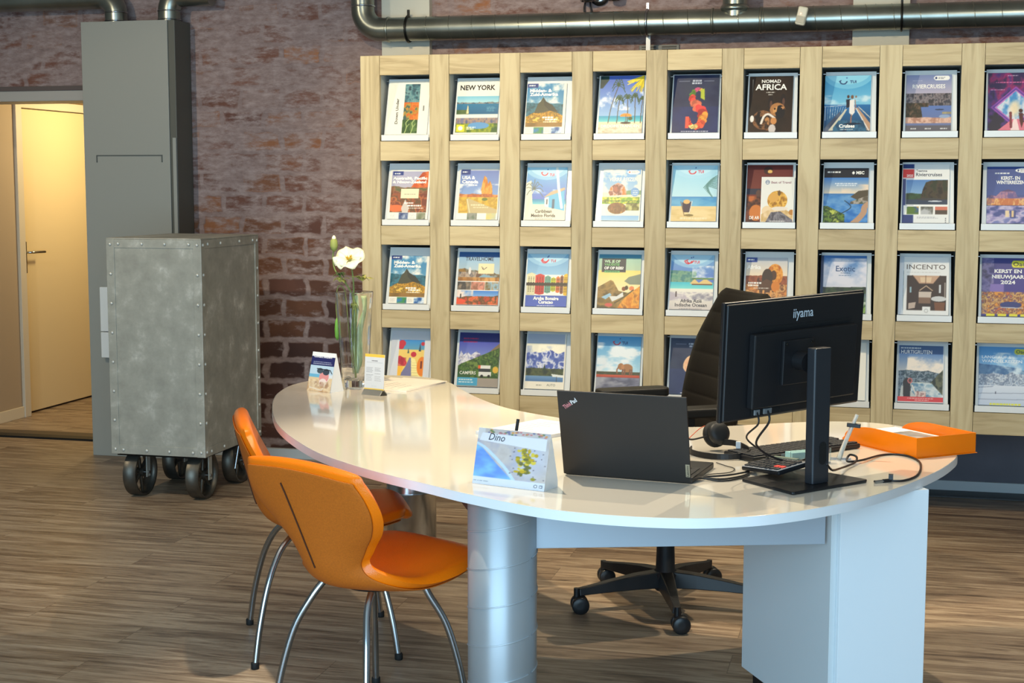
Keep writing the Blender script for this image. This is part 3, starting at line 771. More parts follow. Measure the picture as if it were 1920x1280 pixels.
def cover_mesh(name, pt, w, h, M, parent=None, thick=.006, hid=0):
    """page block whose front is the painted grid"""
    A = pt.A.reshape(NH, SS, NW, SS, 3).mean(axis=(1, 3)) / 255.0
    A = np.clip(A, 0, 1); L = np.where(A <= .04045, A / 12.92, ((A + .055) / 1.055) ** 2.4)
    nx, ny = NW, NH
    xs = np.linspace(-w / 2, w / 2, nx); ys = np.linspace(h, hid, ny)
    X, Y = np.meshgrid(xs, ys)
    Z = np.full_like(X, thick)
    v = np.stack([X, Y, Z], -1).reshape(-1, 3)
    k = len(v)
    xb = np.array([(-w / 2, 0, 0), (w / 2, 0, 0), (w / 2, h, 0), (-w / 2, h, 0), (-w / 2, 0, thick), (w / 2, 0, thick), (w / 2, h, thick), (-w / 2, h, thick)])
    v = np.concatenate([v, xb]); Mn = np.array(M)
    v = v @ Mn[:3, :3].T + Mn[:3, 3]
    idx = np.arange(nx * ny).reshape(ny, nx)
    q = np.stack([idx[1:, :-1], idx[1:, 1:], idx[:-1, 1:], idx[:-1, :-1]], -1).reshape(-1, 4)
    sb = np.array([(3, 2, 1, 0), (0, 1, 5, 4), (1, 2, 6, 5), (2, 3, 7, 6), (3, 0, 4, 7)]) + k
    F = np.concatenate([q, sb])
    me = bpy.data.meshes.new(name)
    me.vertices.add(len(v)); me.vertices.foreach_set('co', v.ravel())
    me.loops.add(F.size); me.loops.foreach_set('vertex_index', F.ravel())
    me.polygons.add(len(F)); me.polygons.foreach_set('loop_start', np.arange(0, F.size, 4))
    me.polygons.foreach_set('material_index', np.array([0] * len(q) + [1] * 5))
    me.update(calc_edges=True)
    at = me.color_attributes.new('Col', 'FLOAT_COLOR', 'POINT')
    c = np.ones((len(v), 4)); c[:k, :3] = L.reshape(-1, 3)
    at.data.foreach_set('color', c.ravel())
    me.materials.append(PRINT); me.materials.append(M_paper)
    o = bpy.data.objects.new(name, me); COL.objects.link(o)
    if parent is not None: o.parent = parent
    return o
HID = .0225
WH = (248, 246, 240); BLK = (24, 22, 22)
def magazine(i, k, pt, texts, label, dx=0, w=.208, h=.293, up=0, group=None, front=0, name='travel_brochure', tilt=0, thick=.007):
    t = thing(name, label, 'brochure', (CX[i] + dx, -.001 + .006, HB[k]), group=group)
    # local plane: origin at the foot of the leaning plate
    M = Matrix.Translation((0, .020 - front, .0045)) @ Matrix.Rotation(-LEAN, 4, 'X') @ Matrix.Translation((0, -.0005, .0015 + up)) @ Matrix.Rotation(R(90), 4, 'X') @ Matrix.Rotation(R(tilt), 4, 'Z')
    cover_mesh('cover', pt, w, h, M, t, thick, HID)
    if texts:
        its = []
        for q in texts:
            q = list(q); q[1] = (q[1] - .5) * w; q[2] = h - q[2] * (h - HID); q[3] = q[3] * (h - HID)
            if len(q) > 5 and q[5]: q[5] = q[5] * w
            if len(q) > 8: q[8] = q[8] + .012
            its.append(q)
        lettering('cover_lettering', its, t, M @ Matrix.Translation((0, 0, thick + .0004)))
    return t

# ------------------------------------------------------------------ the brochures
FULL = (0, 0, 1, 1)
WG = 'travel brochures in the wall rack'
def mg(*a, **k): return magazine(*a, group=WG, **k)
# ---- row 1
p = Pt(1, (240, 236, 222)); b = (.40, .06, .76, .97)
p.tex((.40, .06, .76, .40), [(52, 84, 96), (70, 120, 130), (120, 160, 160), (40, 70, 84)], 9, 12)
p.tex((.39, .40, .755, .72), [(214, 110, 40), (226, 130, 50), (200, 90, 34), (180, 150, 60), (60, 90, 84)], 9, 9)
p.tex((.38, .72, .75, .97), [(60, 92, 44), (44, 76, 40), (84, 116, 60)], 7, 9)
for x in (.45, .60): p.curve([(x, .97), (x + .04, .86), (x + .02, .78), (x + .08, .72)], .02, (170, 190, 120)); p.curve([(x + .04, .86), (x + .10, .80)], .014, (170, 190, 120))
p.bars(.86, .46, .90, 1, (90, 90, 90), h=.10)
mg(0, 0, p, [('Down Under', .26, .80, .052, (40, 36, 34), .62, 'l', 90, .01)], 'white brochure reading Down Under sideways beside a teal, orange and green strip')
p = Pt(2, (240, 236, 222))
p.rect(0, .30, 1, .42, (120, 190, 214), (170, 214, 220)); p.rect(0, .42, 1, .63, (30, 120, 160), (16, 92, 134))
p.ridge((0, .36, 1, .44), .41, .035, [(90, 110, 120), (160, 150, 140), (60, 80, 96)], 12); p.tex((0, .55, .3, .63), [(60, 90, 50), (90, 110, 60)], 6, 6)
p.poly([(.24, .62), (.26, .50), (.27, .46), (.285, .50), (.30, .62)], (232, 212, 160)); p.bars(.72, .50, .95, 5, (150, 200, 214), a=.6)
p.rect(0, .63, 1, .70, (236, 232, 220)); p.tex((0, .70, 1, .80), [(80, 90, 130), (170, 140, 120), (110, 110, 140)], 14, 8)
p.tex((0, .80, 1, .965), [(90, 120, 30), (150, 160, 40), (50, 90, 40)], 8, 6); p.ell(.55, .84, .25, .06, (90, 150, 200)); p.rect(.03, .82, .22, .95, (236, 214, 50)); p.ell(.125, .885, .055, .04, (250, 250, 230)); p.bars(.27, .86, .5, 2, (240, 240, 230), h=.02, gap=.03)
mg(1, 0, p, [('NEW YORK', .06, .185, .092, (40, 36, 36), .84, 'l', 0, .02)], 'brochure titled NEW YORK with a blue harbour skyline')
def machu(seed):
    p = Pt(seed, (236, 232, 220)); b = (.0, .0, .93, .86)
    p.rect(*b, (50, 130, 180), (120, 170, 190)); p.clouds((0, 0, .93, .40), (240, 236, 228), 3, 4, .38, .6)
    p.ridge(b, .40, .05, [(30, 90, 110), (50, 120, 140), (24, 80, 96)], 2)
    p.poly([(.2, .6), (.30, .40), (.36, .36), (.42, .27), (.50, .36), (.66, .43), (.80, .56), (.80, .8), (.2, .8)], (70, 72, 56), b=b)
    p.poly([(.42, .27), (.50, .36), (.66, .43), (.80, .56), (.60, .55), (.46, .44)], (50, 54, 48))
    p.ridge(b, .56, .05, [(150, 104, 26), (216, 160, 46), (120, 90, 30), (232, 190, 80)], 4, fn=lambda u: .10 * (u - .45) ** 2 * 4, tx=(12, 14))
    p.rect(.0, .78, .93, .86, (130, 96, 40)); p.tex((.0, .78, .93, .86), [(120, 90, 36), (150, 110, 50)], 4, 4)
    p.tex((.22, .87, .47, .99), [(20, 90, 160), (60, 140, 60), (30, 120, 180)], 5, 5); p.tex((.66, .87, .92, .99), [(20, 80, 150), (230, 236, 240), (40, 130, 180)], 5, 5)
    p.bars(.04, .90, .2, 4, (170, 170, 170), gap=.02); p.bars(.5, .90, .63, 4, (170, 170, 170), gap=.02)
    p.rect(.0, .0, .28, .085, (32, 60, 130)); p.bars(.05, .03, .24, 1, WH, h=.025, a=1)
    p.bars(.42, .66, .70, 1, WH, h=.03, a=1); p.bars(.50, .705, .88, 1, WH, h=.03, a=1); p.bars(.46, .755, .86, 1, WH, h=.02)
    return p
T3 = [('Midden- &', .07, .17, .062, (252, 250, 244), .56, 'l', 0, .03), ('Zuid-Amerika', .07, .245, .062, (252, 250, 244), .72, 'l', 0, .03)]
mg(2, 0, machu(3), T3, 'brochure with a golden ruin mountain, in the top row right of NEW YORK', dx=-.012, w=.192, h=.27)
p = Pt(4); p.rect(0, 0, 1, .70, (70, 100, 190), (150, 190, 230)); p.clouds((0, .28, 1, .6), (240, 244, 250), 4, 6, .58, .75)
p.rect(0, .70, 1, .80, (30, 150, 190), (110, 210, 210)); p.rect(0, .80, 1, 1, (236, 224, 190), (214, 196, 156)); p.tex((0, .9, 1, 1), [(190, 170, 140), (236, 226, 204), (214, 200, 170)], 4, 8)
for x, t, l, r_ in ((.22, .18, .2, .17), (.42, .42, .04, .10), (.66, .40, -.02, .11), (.82, .38, -.01, .09), (.95, .42, .03, .08)): p.palm(x, .82, t, l, (50, 80, 44), r_, (84, 74, 60))
p.tex((0, 0, .2, .22), [(16, 40, 50), (40, 70, 60)], 6, 6, mask=(p.U + p.V < .28))
for k in range(34):
    a = .62 + .38 * p.rs.rand(); p.line([(1.0, .0 + .05 * p.rs.rand()), (a, .10 + .2 * p.rs.rand())], .02, [(236, 206, 30), (200, 180, 20), (250, 226, 60)][k % 3])
p.ell(.62, .70, .13, .045, (236, 150, 60), b=(0, 0, 1, .71)); p.line([(.62, .68), (.62, .80)], .014, (120, 84, 60)); p.ell(.62, .82, .12, .018, (70, 50, 50)); p.ell(.72, .745, .05, .03, (70, 90, 50))
mg(3, 0, p, [('DROOMSTRANDEN', .06, .90, .05, (250, 248, 236), .88, 'l', 0, .02)], 'brochure of leaning palms, blue sky and an orange beach parasol', h=.302)
def navy(seed, cols):
    p = Pt(seed, (34, 42, 78)); p.tex(FULL, [(30, 38, 72), (44, 52, 84), (54, 62, 84)], 2, 3, a=.8)
    p.tex((0, .55, 1, 1), [(44, 58, 120), (36, 46, 96)], 2, 3, a=.6)
    p.rect(.12, .105, .36, .113, (190, 196, 210), a=.7); p.rect(.66, .105, .88, .113, (190, 196, 210), a=.7); p.bars(.40, .09, .62, 2, (200, 206, 220), h=.03, gap=.04, al='c', a=.9); p.bars(.15, .965, .85, 1, (230, 230, 236), h=.018, al='c')
    return p
p = navy(5, None)
SP = [(.66, .40), (.64, .28), (.54, .25), (.44, .30), (.42, .42), (.52, .53), (.64, .62), (.66, .78), (.56, .89), (.42, .88), (.36, .76)]
q = catmull([(x, y, 0) for x, y in SP], 8)
for i_, v_ in enumerate(q):
    wq = .05 + .11 * math.exp(-((i_ / len(q) - .58) / .25) ** 2)
    cc = [(120, 150, 50), (230, 180, 90), (200, 80, 120), (90, 130, 50), (226, 70, 60), (240, 120, 90), (224, 60, 60), (240, 150, 60), (236, 90, 60), (250, 214, 130), (230, 70, 50)][min(10, int(i_ / len(q) * 11))]
    for z in range(3): p.ell(v_.x + (p.rs.rand() - .5) * wq * .7, v_.y + (p.rs.rand() - .5) * wq * .5, wq * .42, wq * .30, np.array(cc) * (.75 + .4 * p.rs.rand()))
p.rect(.29, .72, .37, .92, (236, 90, 70)); p.poly([(.60, .26), (.68, .24), (.69, .44), (.60, .40)], (180, 190, 60))
mg(4, 0, p, None, 'dark navy brochure with a big letter S made of tropical flowers', w=.212, h=.30)
p = Pt(6, (34, 22, 16)); p.tex(FULL, [(30, 20, 14), (54, 36, 24)], 2, 2, a=.8)
p.rect(.075, .06, .09, .42, (220, 214, 200), (40, 30, 26))
for e in ((.50, .48, .06, .12), (.78, .43, .06, .11)): p.ell(*e, (30, 22, 22)); p.ell(e[0] + .01, e[1] + .03, e[2] * .5, e[3] * .6, (90, 60, 50))
p.ell(.66, .60, .17, .12, (176, 120, 70)); p.ell(.72, .64, .11, .12, (24, 20, 24)); p.poly([(.56, .58), (.66, .54), (.64, .64), (.56, .66)], (208, 150, 90)); p.ell(.77, .57, .035, .025, (200, 140, 90)); p.ell(.6, .585, .022, .016, (20, 14, 12)); p.ell(.75, .585, .02, .016, (20, 14, 12))
p.ell(.34, .78, .24, .17, (40, 28, 24)); p.tex((.08, .6, .62, .98), [(24, 16, 14), (150, 100, 60), (30, 20, 18), (190, 130, 76)], 6, 6, mask=p.last | ((p.U - .5) ** 2 / .04 + (p.V - .85) ** 2 / .015 < 1))
p.ell(.09, .76, .045, .06, (236, 230, 220)); p.curve([(.30, .84), (.36, .72), (.46, .68), (.60, .75)], .05, (232, 222, 210)); p.ell(.55, .94, .08, .08, (206, 196, 190)); p.ell(.58, .80, .07, .06, (206, 140, 80))
p.bars(.36, .285, .62, 1, WH, h=.014, al='c'); p.bars(.44, .325, .54, 1, WH, h=.014, al='c')
mg(5, 0, p, [('NOMAD', .50, .118, .058, WH, .44, 'c', 0, .01), ('AFRICA', .50, .245, .105, WH, .72, 'c', 0, .01)], 'black brochure titled NOMAD AFRICA with a wild dog', dx=-.006, w=.198, h=.288)
p = Pt(7); p.rect(0, 0, 1, .52, (60, 150, 200), (120, 190, 220)); p.ell(.5, -.06, .56, .30, (130, 200, 226), .7); p.ell(.5, -.1, .5, .26, (150, 212, 232), .8); p.smile(.40, .10, c=(30, 50, 100))
p.rect(0, .52, 1, 1, (40, 110, 170), (24, 60, 90)); p.clouds((0, .35, 1, .52), (200, 226, 236), 2, 6, .5, .7)
for k in range(9): p.line([(.03 + k * .055, .56), (.03 + k * .05, .80 - k * .02)], .008, (190, 206, 216))
p.line([(0, .555), (.5, .53)], .012, (220, 228, 232)); p.tex((0, .62, .35, 1), [(40, 54, 80), (90, 100, 120)], 5, 5, mask=(p.V > .95 - p.U * .9) & (p.U < .5))
p.poly([(.10, .98), (.46, .60), (.50, .60), (.22, .98)], (206, 200, 180)); p.poly([(.70, .58), (.72, .57), (1, .86), (1, .98), (.92, .98)], (190, 150, 120)); p.line([(.68, .58), (.97, .98)], .02, (230, 230, 226)); p.line([(.74, .56), (1, .76)], .016, (226, 216, 196))
p.tex((.2, .80, .92, 1), [(30, 70, 100), (60, 110, 140), (26, 56, 84)], 6, 5, mask=(p.U > .14 + (1 - p.V) * .9) & (p.U < .95 - (1 - p.V) * .55))
p.ell(.515, .38, .028, .03, (80, 56, 46)); p.poly([(.47, .43), (.56, .42), (.57, .56), (.48, .58)], (40, 44, 56)); p.ell(.60, .385, .032, .034, (120, 86, 64)); p.poly([(.55, .44), (.64, .43), (.66, .66), (.60, .72), (.54, .66)], (236, 230, 226)); p.line([(.66, .44), (.68, .56), (.66, .62)], .018, (170, 120, 96)); p.line([(.59, .70), (.58, .84)], .025, (160, 112, 90)); p.ell(.68, .38, .02, .022, (140, 110, 90)); p.ell(.62, .86, .2, .016, (24, 40, 60))
p.bars(.34, .955, .66, 1, WH, h=.012, al='c')
mg(6, 0, p, [('TUI', .54, .135, .048, (30, 50, 110), .14, 'l', 0, .02), ('Cruises', .5, .93, .06, WH, .34, 'c', 0, .03)], 'blue brochure titled Cruises with a wedding couple on a pier', dx=-.012, w=.204, h=.285)
p = Pt(8); p.rect(0, 0, 1, .35, (120, 136, 180), (190, 180, 196)); p.tex((0, .33, 1, .55), [(70, 70, 80), (150, 140, 140), (100, 90, 96), (60, 60, 66)], 18, 14)
p.rect(0, .55, 1, .92, (96, 124, 184), (110, 120, 160)); p.tex((0, .50, .5, .80), [(90, 70, 56), (50, 50, 40), (130, 100, 80)], 9, 8, mask=(p.U < .32 + .2 * (p.V - .5) ) | (p.V < .57)); p.ridge((0, .70, 1, .86), .76, .02, [(206, 160, 140), (230, 190, 170), (180, 130, 110)], 3); p.ell(.74, .62, .10, .012, (50, 60, 84)); p.ell(.85, .74, .12, .03, (150, 170, 200)); p.tex((.8, .66, 1, .70), [(180, 170, 130), (120, 110, 90)], 5, 3)
p.rect(0, .90, 1, 1, (100, 96, 104)); p.bars(.12, .945, .3, 1, WH, h=.02); p.bars(.43, .945, .6, 1, WH, h=.02); p.bars(.76, .945, .92, 1, WH, h=.02)
p.ell(.77, .06, .17, .04, WH); p.rect(.66, .02, .88, .10, WH); p.ell(.66, .06, .05, .04, WH); p.ell(.90, .06, .05, .04, WH); p.ell(.655, .06, .022, .02, (30, 50, 110)); p.bars(.70, .045, .9, 2, (110, 110, 120), h=.012, gap=.02); p.bars(.14, .10, .45, 1, (230, 230, 236), h=.012, a=.5)
mg(7, 0, p, [('RIVIERCRUISES', .14, .24, .072, (250, 246, 240), .72, 'l', 0, .01)], 'brochure titled RIVIERCRUISES with a river bend and a city', dx=-.008, w=.196, h=.282)
p = Pt(9, (60, 30, 90)); p.tex(FULL, [(40, 24, 80), (150, 30, 100), (70, 40, 120), (20, 20, 50)], 4, 4)
for r_, c_ in ((.50, (150, 70, 170)), (.46, (90, 60, 150)), (.42, (190, 110, 190))): p.poly([(.56, .60 - r_ * .72), (.56 + r_, .60), (.56, .60 + r_ * .72), (.56 - r_, .60)], c_)
p.poly([(.56, .32), (.94, .60), (.56, .88), (.18, .60)], (90, 170, 220)); p.tex(FULL, [(60, 140, 200), (230, 226, 230), (120, 190, 220)], 5, 4, mask=p.last)
p.ell(.54, .62, .13, .17, (250, 224, 180), .9, soft=.9); p.poly([(.2, 1), (.5, .80), (.62, .80), (1, 1)], (226, 120, 140)); p.poly([(.46, 1), (.52, .80), (.58, .80), (.64, 1)], (250, 220, 214))
p.ell(.66, .66, .04, .035, (60, 20, 20)); p.poly([(.62, .70), (.70, .70), (.72, .84), (.68, .96), (.64, .84)], (80, 24, 30)); p.line([(.70, .72), (.80, .77)], .02, (80, 24, 30)); p.ell(.46, .70, .03, .025, (120, 50, 50)); p.line([(.46, .72), (.47, .94)], .05, (130, 50, 60))
p.bars(.38, .045, .62, 1, (230, 200, 220), h=.014, al='c'); p.bars(.16, .16, .95, 1, (240, 120, 170), h=.016); p.bars(.06, .29, .34, 1, (220, 150, 190), h=.016)
mg(8, 0, p, None, 'purple and pink brochure with a glowing diamond and two silhouettes', w=.21, h=.286)
# ---- row 2
p = Pt(11, (240, 236, 224)); b = (.05, .04, .95, .86)
p.rect(*b, (170, 170, 196), (200, 190, 190)); p.poly([(.50, .40), (.66, .22), (.80, .06), (.95, .04), (.95, .50), (.5, .5)], (206, 96, 46), b=b); p.tex((.5, .04, .95, .5), [(200, 84, 36), (226, 120, 60), (180, 70, 34)], 5, 8, mask=p.last)
p.ridge(b, .36, .05, [(90, 96, 60), (150, 100, 70), (120, 70, 50)], 4); p.tex((.05, .48, .95, .86), [(150, 80, 50), (90, 70, 50), (196, 110, 60), (120, 60, 44)], 7, 9); p.ell(.2, .78, .2, .07, (236, 110, 60), b=b); p.poly([(.33, .78), (.42, .60), (.52, .78), (.5, .86), (.36, .86)], (206, 196, 186))
p.rect(.30, .39, .74, .58, (238, 226, 190)); p.bars(.34, .49, .7, 1, (150, 140, 120), h=.014, al='c'); p.bars(.40, .66, .66, 1, WH, h=.026, a=1); p.bars(.48, .71, .86, 1, WH, h=.03, a=1); p.bars(.5, .765, .9, 1, WH, h=.02)
p.rect(.07, .04, .33, .12, (40, 60, 130)); p.bars(.11, .07, .29, 1, WH, h=.026, a=1); p.tex((.28, .87, .52, 1), [(90, 110, 160), (50, 70, 120), (200, 210, 220)], 4, 4); p.tex((.72, .87, .94, 1), [(110, 120, 90), (160, 160, 140), (70, 90, 80)], 4, 4); p.bars(.07, .89, .25, 4, (180, 180, 180), gap=.025); p.bars(.55, .89, .7, 4, (180, 180, 180), gap=.025)
mg(0, 1, p, [('Australië, Pacific', .07, .20, .055, (252, 248, 240), .86, 'l', 0, .03), ('& Nieuw-Zeeland', .07, .275, .055, (252, 248, 240), .84, 'l', 0, .03)], 'brochure titled Australië, Pacific & Nieuw-Zeeland with red rocks and a cream sticker', dx=.002, w=.205, h=.272)
p = Pt(12, (240, 236, 224)); b = (.04, .04, .97, .87)
p.rect(*b, (110, 130, 190), (150, 190, 226)); p.clouds((.04, .3, .97, .6), (230, 232, 236), 3, 6, .5, .7); p.poly([(.60, .56), (.56, .42), (.58, .28), (.62, .14), (.68, .18), (.72, .30), (.76, .24), (.82, .34), (.84, .52), (.9, .54)], (222, 140, 50)); p.tex((.5, .1, .9, .56), [(200, 120, 40), (240, 170, 80), (214, 130, 50)], 10, 6, mask=p.last)
p.ridge((.04, .42, .97, .62), .50, .03, [(200, 110, 60), (170, 96, 60), (226, 150, 80)], 5); p.tex((.04, .56, .97, .87), [(216, 176, 60), (190, 150, 60), (232, 190, 80)], 6, 8); p.poly([(.28, .87), (.22, .60), (.26, .58), (.97, .80), (.97, .87)], (196, 176, 130)); p.line([(.24, .60), (.32, .86)], .015, (236, 226, 180)); p.ell(.66, .60, .07, .03, (110, 120, 60))
p.rect(.06, .02, .28, .12, (40, 60, 130)); p.bars(.09, .055, .26, 1, WH, h=.026, a=1); p.bars(.25, .315, .48, 1, WH, h=.018, a=1); p.bars(.34, .70, .72, 1, (236, 230, 190), h=.026); p.bars(.4, .75, .84, 1, (236, 230, 190), h=.016); p.tex((.26, .87, .50, .99), [(90, 110, 90), (150, 150, 140), (60, 80, 70)], 4, 4); p.tex((.72, .87, .95, .99), [(220, 200, 110), (180, 190, 180)], 4, 4)
mg(1, 1, p, [('USA &', .08, .205, .062, (252, 250, 246), .32, 'l', 0, .03), ('Canada', .08, .285, .062, (252, 250, 246), .40, 'l', 0, .03)], 'brochure titled USA & Canada with an orange desert tower', dx=.004, w=.206, h=.276)
p = Pt(13); p.rect(0, 0, 1, .68, (110, 190, 226), (90, 110, 200)); p.tui(); p.clouds((0, .42, 1, .5), (220, 236, 246), 3, 4, .5, .8); p.rect(0, .60, 1, .70, (40, 130, 180), (110, 200, 210)); p.rect(0, .70, 1, 1, (240, 232, 200), (236, 226, 206)); p.poly([(0, .3), (.12, .25), (.18, .7), (.1, 1), (0, 1)], (236, 230, 206)); p.palm(.06, .75, .42, .14, (96, 110, 100), .22, (226, 220, 196))
p.poly([(.46, .56), (.62, .46), (.95, .38), (.97, .42), (.52, .58)], (196, 170, 140)); p.poly([(.50, .56), (.95, .44), (.97, .82), (.60, .76), (.50, .74)], (90, 180, 220)); p.poly([(.47, .58), (.57, .56), (.58, .76), (.48, .74)], (236, 236, 228)); p.rect(.66, .60, .72, .78, (60, 90, 120)); p.rect(.52, .60, .55, .70, (50, 60, 80)); p.line([(.74, .02), (.80, .38), (.90, .76)], .06, (240, 244, 236)); p.bars(.2, .97, .75, 1, (70, 70, 80), h=.01, al='c')
mg(2, 1, p, [('TUI', .56, .165, .05, (210, 60, 90), .12, 'l', 0, .02), ('Caribbean', .46, .86, .062, (60, 56, 56), .42, 'c', 0, .015), ('Mexico Florida', .46, .94, .062, (60, 56, 56), .60, 'c', 0, .015)], 'pale blue brochure titled Caribbean Mexico Florida with a beach hut', dx=-.010, w=.197, h=.282)
p = Pt(14, (238, 236, 222)); b = (.0, .02, .97, .99)
p.rect(*b, (110, 170, 226), (236, 232, 214)); p.clouds(b, (246, 240, 224), 3, 5, .42, .6); p.rect(0, .46, 1, .55, (236, 226, 200)); p.poly([(.16, .46), (.22, .34), (.32, .30), (.40, .27), (.55, .32), (.62, .44), (.7, .5), (.2, .52)], (150, 90, 80)); p.tex((.14, .27, .7, .52), [(170, 96, 84), (120, 70, 66), (226, 180, 170), (200, 120, 60)], 8, 7, mask=p.last)
p.ridge((0, .3, 1, .5), .42, .03, [(110, 150, 110), (140, 170, 130)], 3, fn=lambda u: np.where(u > .62, 0, 1)); p.tex((0, .545, .97, .68), [(150, 190, 60), (80, 120, 50), (236, 226, 80), (120, 170, 60)], 6, 9); p.line([(0, .62), (.97, .62)], .02, (70, 90, 70)); p.ell(.40, .76, .24, .11, (130, 86, 50)); p.tex((.14, .65, .7, .88), [(150, 96, 60), (110, 76, 50), (190, 140, 70)], 7, 6, mask=p.last); p.tex((.5, .66, .97, .80), [(130, 130, 60), (90, 90, 50), (190, 190, 120)], 6, 8, mask=(p.U > .62)); p.rect(0, .9, .97, .99, (90, 160, 226), (120, 180, 230), a=.7)
p.ell(.84, .45, .11, .085, (110, 160, 214)); p.bars(.78, .42, .92, 3, WH, h=.014, gap=.035, al='c'); p.ell(.78, .07, .16, .042, WH); p.rect(.68, .03, .88, .11, WH); p.ell(.68, .07, .02, .016, (200, 60, 60)); p.bars(.73, .055, .9, 2, (150, 140, 140), h=.01, gap=.02); p.bars(.25, .11, .5, 1, WH, h=.014)
mg(3, 1, p, [('VERRE REIZEN', .16, .24, .072, (250, 244, 228), .74, 'l', 0, .01)], 'brochure titled VERRE REIZEN with mirrored mountain houses', dx=.006, w=.184, h=.275)
p = Pt(15); p.rect(0, 0, 1, .58, (150, 210, 236), (190, 226, 236)); p.tui(); p.rect(0, .56, 1, .73, (60, 140, 200), (110, 180, 214)); p.tex((0, .58, 1, .73), [(50, 140, 200), (120, 190, 220)], 3, 12, a=.5); p.rect(0, .73, 1, 1, (232, 206, 150), (214, 182, 116)); p.tex((0, .78, 1, 1), [(214, 184, 120), (240, 216, 164)], 3, 12, a=.7)
for k in range(9): p.curve([(1, .18 + k * .03), (.85 - k * .01, .26 + k * .015), (.70 + k * .026, .40 + k * .022)], .02, (90, 140, 140))
p.poly([(.24, .66), (.44, .65), (.42, .84), (.27, .84)], (60, 44, 64)); p.line([(.21, .65), (.30, .90)], .014, (120, 84, 50)); p.line([(.46, .64), (.40, .88)], .014, (236, 230, 220)); p.ell(.34, .65, .075, .04, (226, 180, 110)); p.ell(.40, .89, .10, .02, (130, 110, 60)); p.bars(.2, .93, .8, 1, (240, 226, 190), h=.03, al='c')
mg(4, 1, p, [('TUI', .56, .135, .05, (214, 60, 90), .13, 'l', 0, .02)], 'light blue brochure with a deck chair facing the sea', w=.21, h=.29)
p = Pt(16, (96, 36, 26)); p.rect(0, 0, 1, .6, (96, 26, 22), (120, 50, 34)); p.rect(0, .42, 1, .52, (40, 40, 60)); p.tex((0, .55, 1, 1), [(120, 56, 34), (60, 30, 22), (190, 100, 44)], 4, 6); p.ell(.22, .84, .14, .14, (206, 120, 50)); p.ell(.46, .10, .10, .07, (60, 24, 20)); p.ell(.50, .12, .05, .03, (226, 180, 100)); p.ell(.27, .50, .06, .06, (90, 60, 50))
mg(5, 1, p, [('DE AR', .08, .955, .055, WH, .22, 'l', 0, .01)], 'dark red brochure half covered by a smaller lion booklet', dx=-.004, w=.208, h=.292)
p = Pt(17, (232, 232, 226)); p.ell(.19, .12, .065, .05, (110, 130, 160)); p.ell(.19, .12, .045, .033, (236, 236, 232)); p.rect(.13, .108, .25, .128, (110, 130, 160))
p.ell(.50, .52, .30, .21, (216, 160, 60)); p.tex((.1, .28, .9, .8), [(190, 130, 40), (240, 196, 100), (214, 160, 60), (160, 110, 40)], 9, 9, mask=p.last); p.ell(.55, .36, .045, .06, (110, 80, 40)); p.ell(.38, .46, .16, .10, (220, 166, 80)); p.ell(.20, .76, .16, .12, (236, 210, 170)); p.tex((.02, .62, .98, .99), [(206, 170, 110), (236, 210, 170)], 6, 6, mask=(p.V > .84 - .16 * np.sin(p.U * 3.1))); p.ell(.58, .70, .25, .045, (232, 220, 206)); p.poly([(.16, 1), (.32, .78), (.6, .76), (.96, .94), (.98, 1)], (96, 92, 100)); p.tex((.1, .74, 1, 1), [(80, 76, 86), (140, 136, 144), (96, 92, 100)], 10, 8, mask=p.last); p.ell(.93, .78, .08, .06, (190, 130, 60)); p.bars(.26, .965, .76, 1, WH, h=.02, al='c'); p.rect(0, 0, .025, 1, WH); p.rect(.975, 0, 1, 1, WH)
mg(5, 1, p, [('Best of Travel', .30, .145, .05, (150, 110, 120), .60, 'l', 0, .01)], 'small white booklet titled Best of Travel with a lion mane', dx=.034, w=.150, h=.236, front=.0085, name='lion_booklet', thick=.003)
p = Pt(18, (20, 22, 34)); b = (0, .18, 1, 1); p.rect(*b, (90, 150, 214), (226, 206, 180)); p.rect(0, .18, 1, .48, (70, 130, 200), (240, 220, 190)); p.clouds((.4, .3, 1, .5), (236, 214, 190), 3, 6, .4, .7); p.rect(0, .47, 1, 1, (60, 120, 180), (20, 100, 190)); p.tex((0, .5, 1, 1), [(30, 100, 180), (160, 200, 230), (40, 120, 200)], 2, 5, a=.5)
p.poly([(.60, .53), (.78, .42), (1, .40), (1, .62), (.8, .60)], (84, 74, 56)); p.tex((.6, .5, 1, .66), [(96, 86, 70), (180, 170, 160), (70, 80, 60)], 10, 8, mask=(p.V > .5 + .3 * (1 - p.U))); p.curve([(1, .66), (.92, .72), (.90, .82), (.78, .94), (.66, 1.02)], .13, (190, 150, 120)); p.curve([(.48, .60), (.60, .68), (.60, .74), (.44, .82), (.36, .84)], .02, (30, 50, 60)); p.tex((0, .7, .5, 1), [(40, 66, 30), (110, 140, 50), (30, 50, 30), (190, 200, 90)], 9, 9, mask=(p.V > .78 + .4 * p.U - .12) & (p.U < .48)); p.rect(0, 0, 1, .18, (20, 22, 36)); p.bars(.08, .065, .4, 1, WH, h=.026, a=1); p.poly([(.62, .09), (.655, .055), (.69, .09), (.655, .125)], WH); p.bars(.20, .275, .80, 2, (236, 240, 244), h=.022, gap=.035, al='c')
mg(6, 1, p, [('MSC', .72, .11, .055, WH, .18, 'l', 0, .03)], 'brochure with a black MSC banner over a curved blue bay', dx=-.009, w=.198, h=.276)
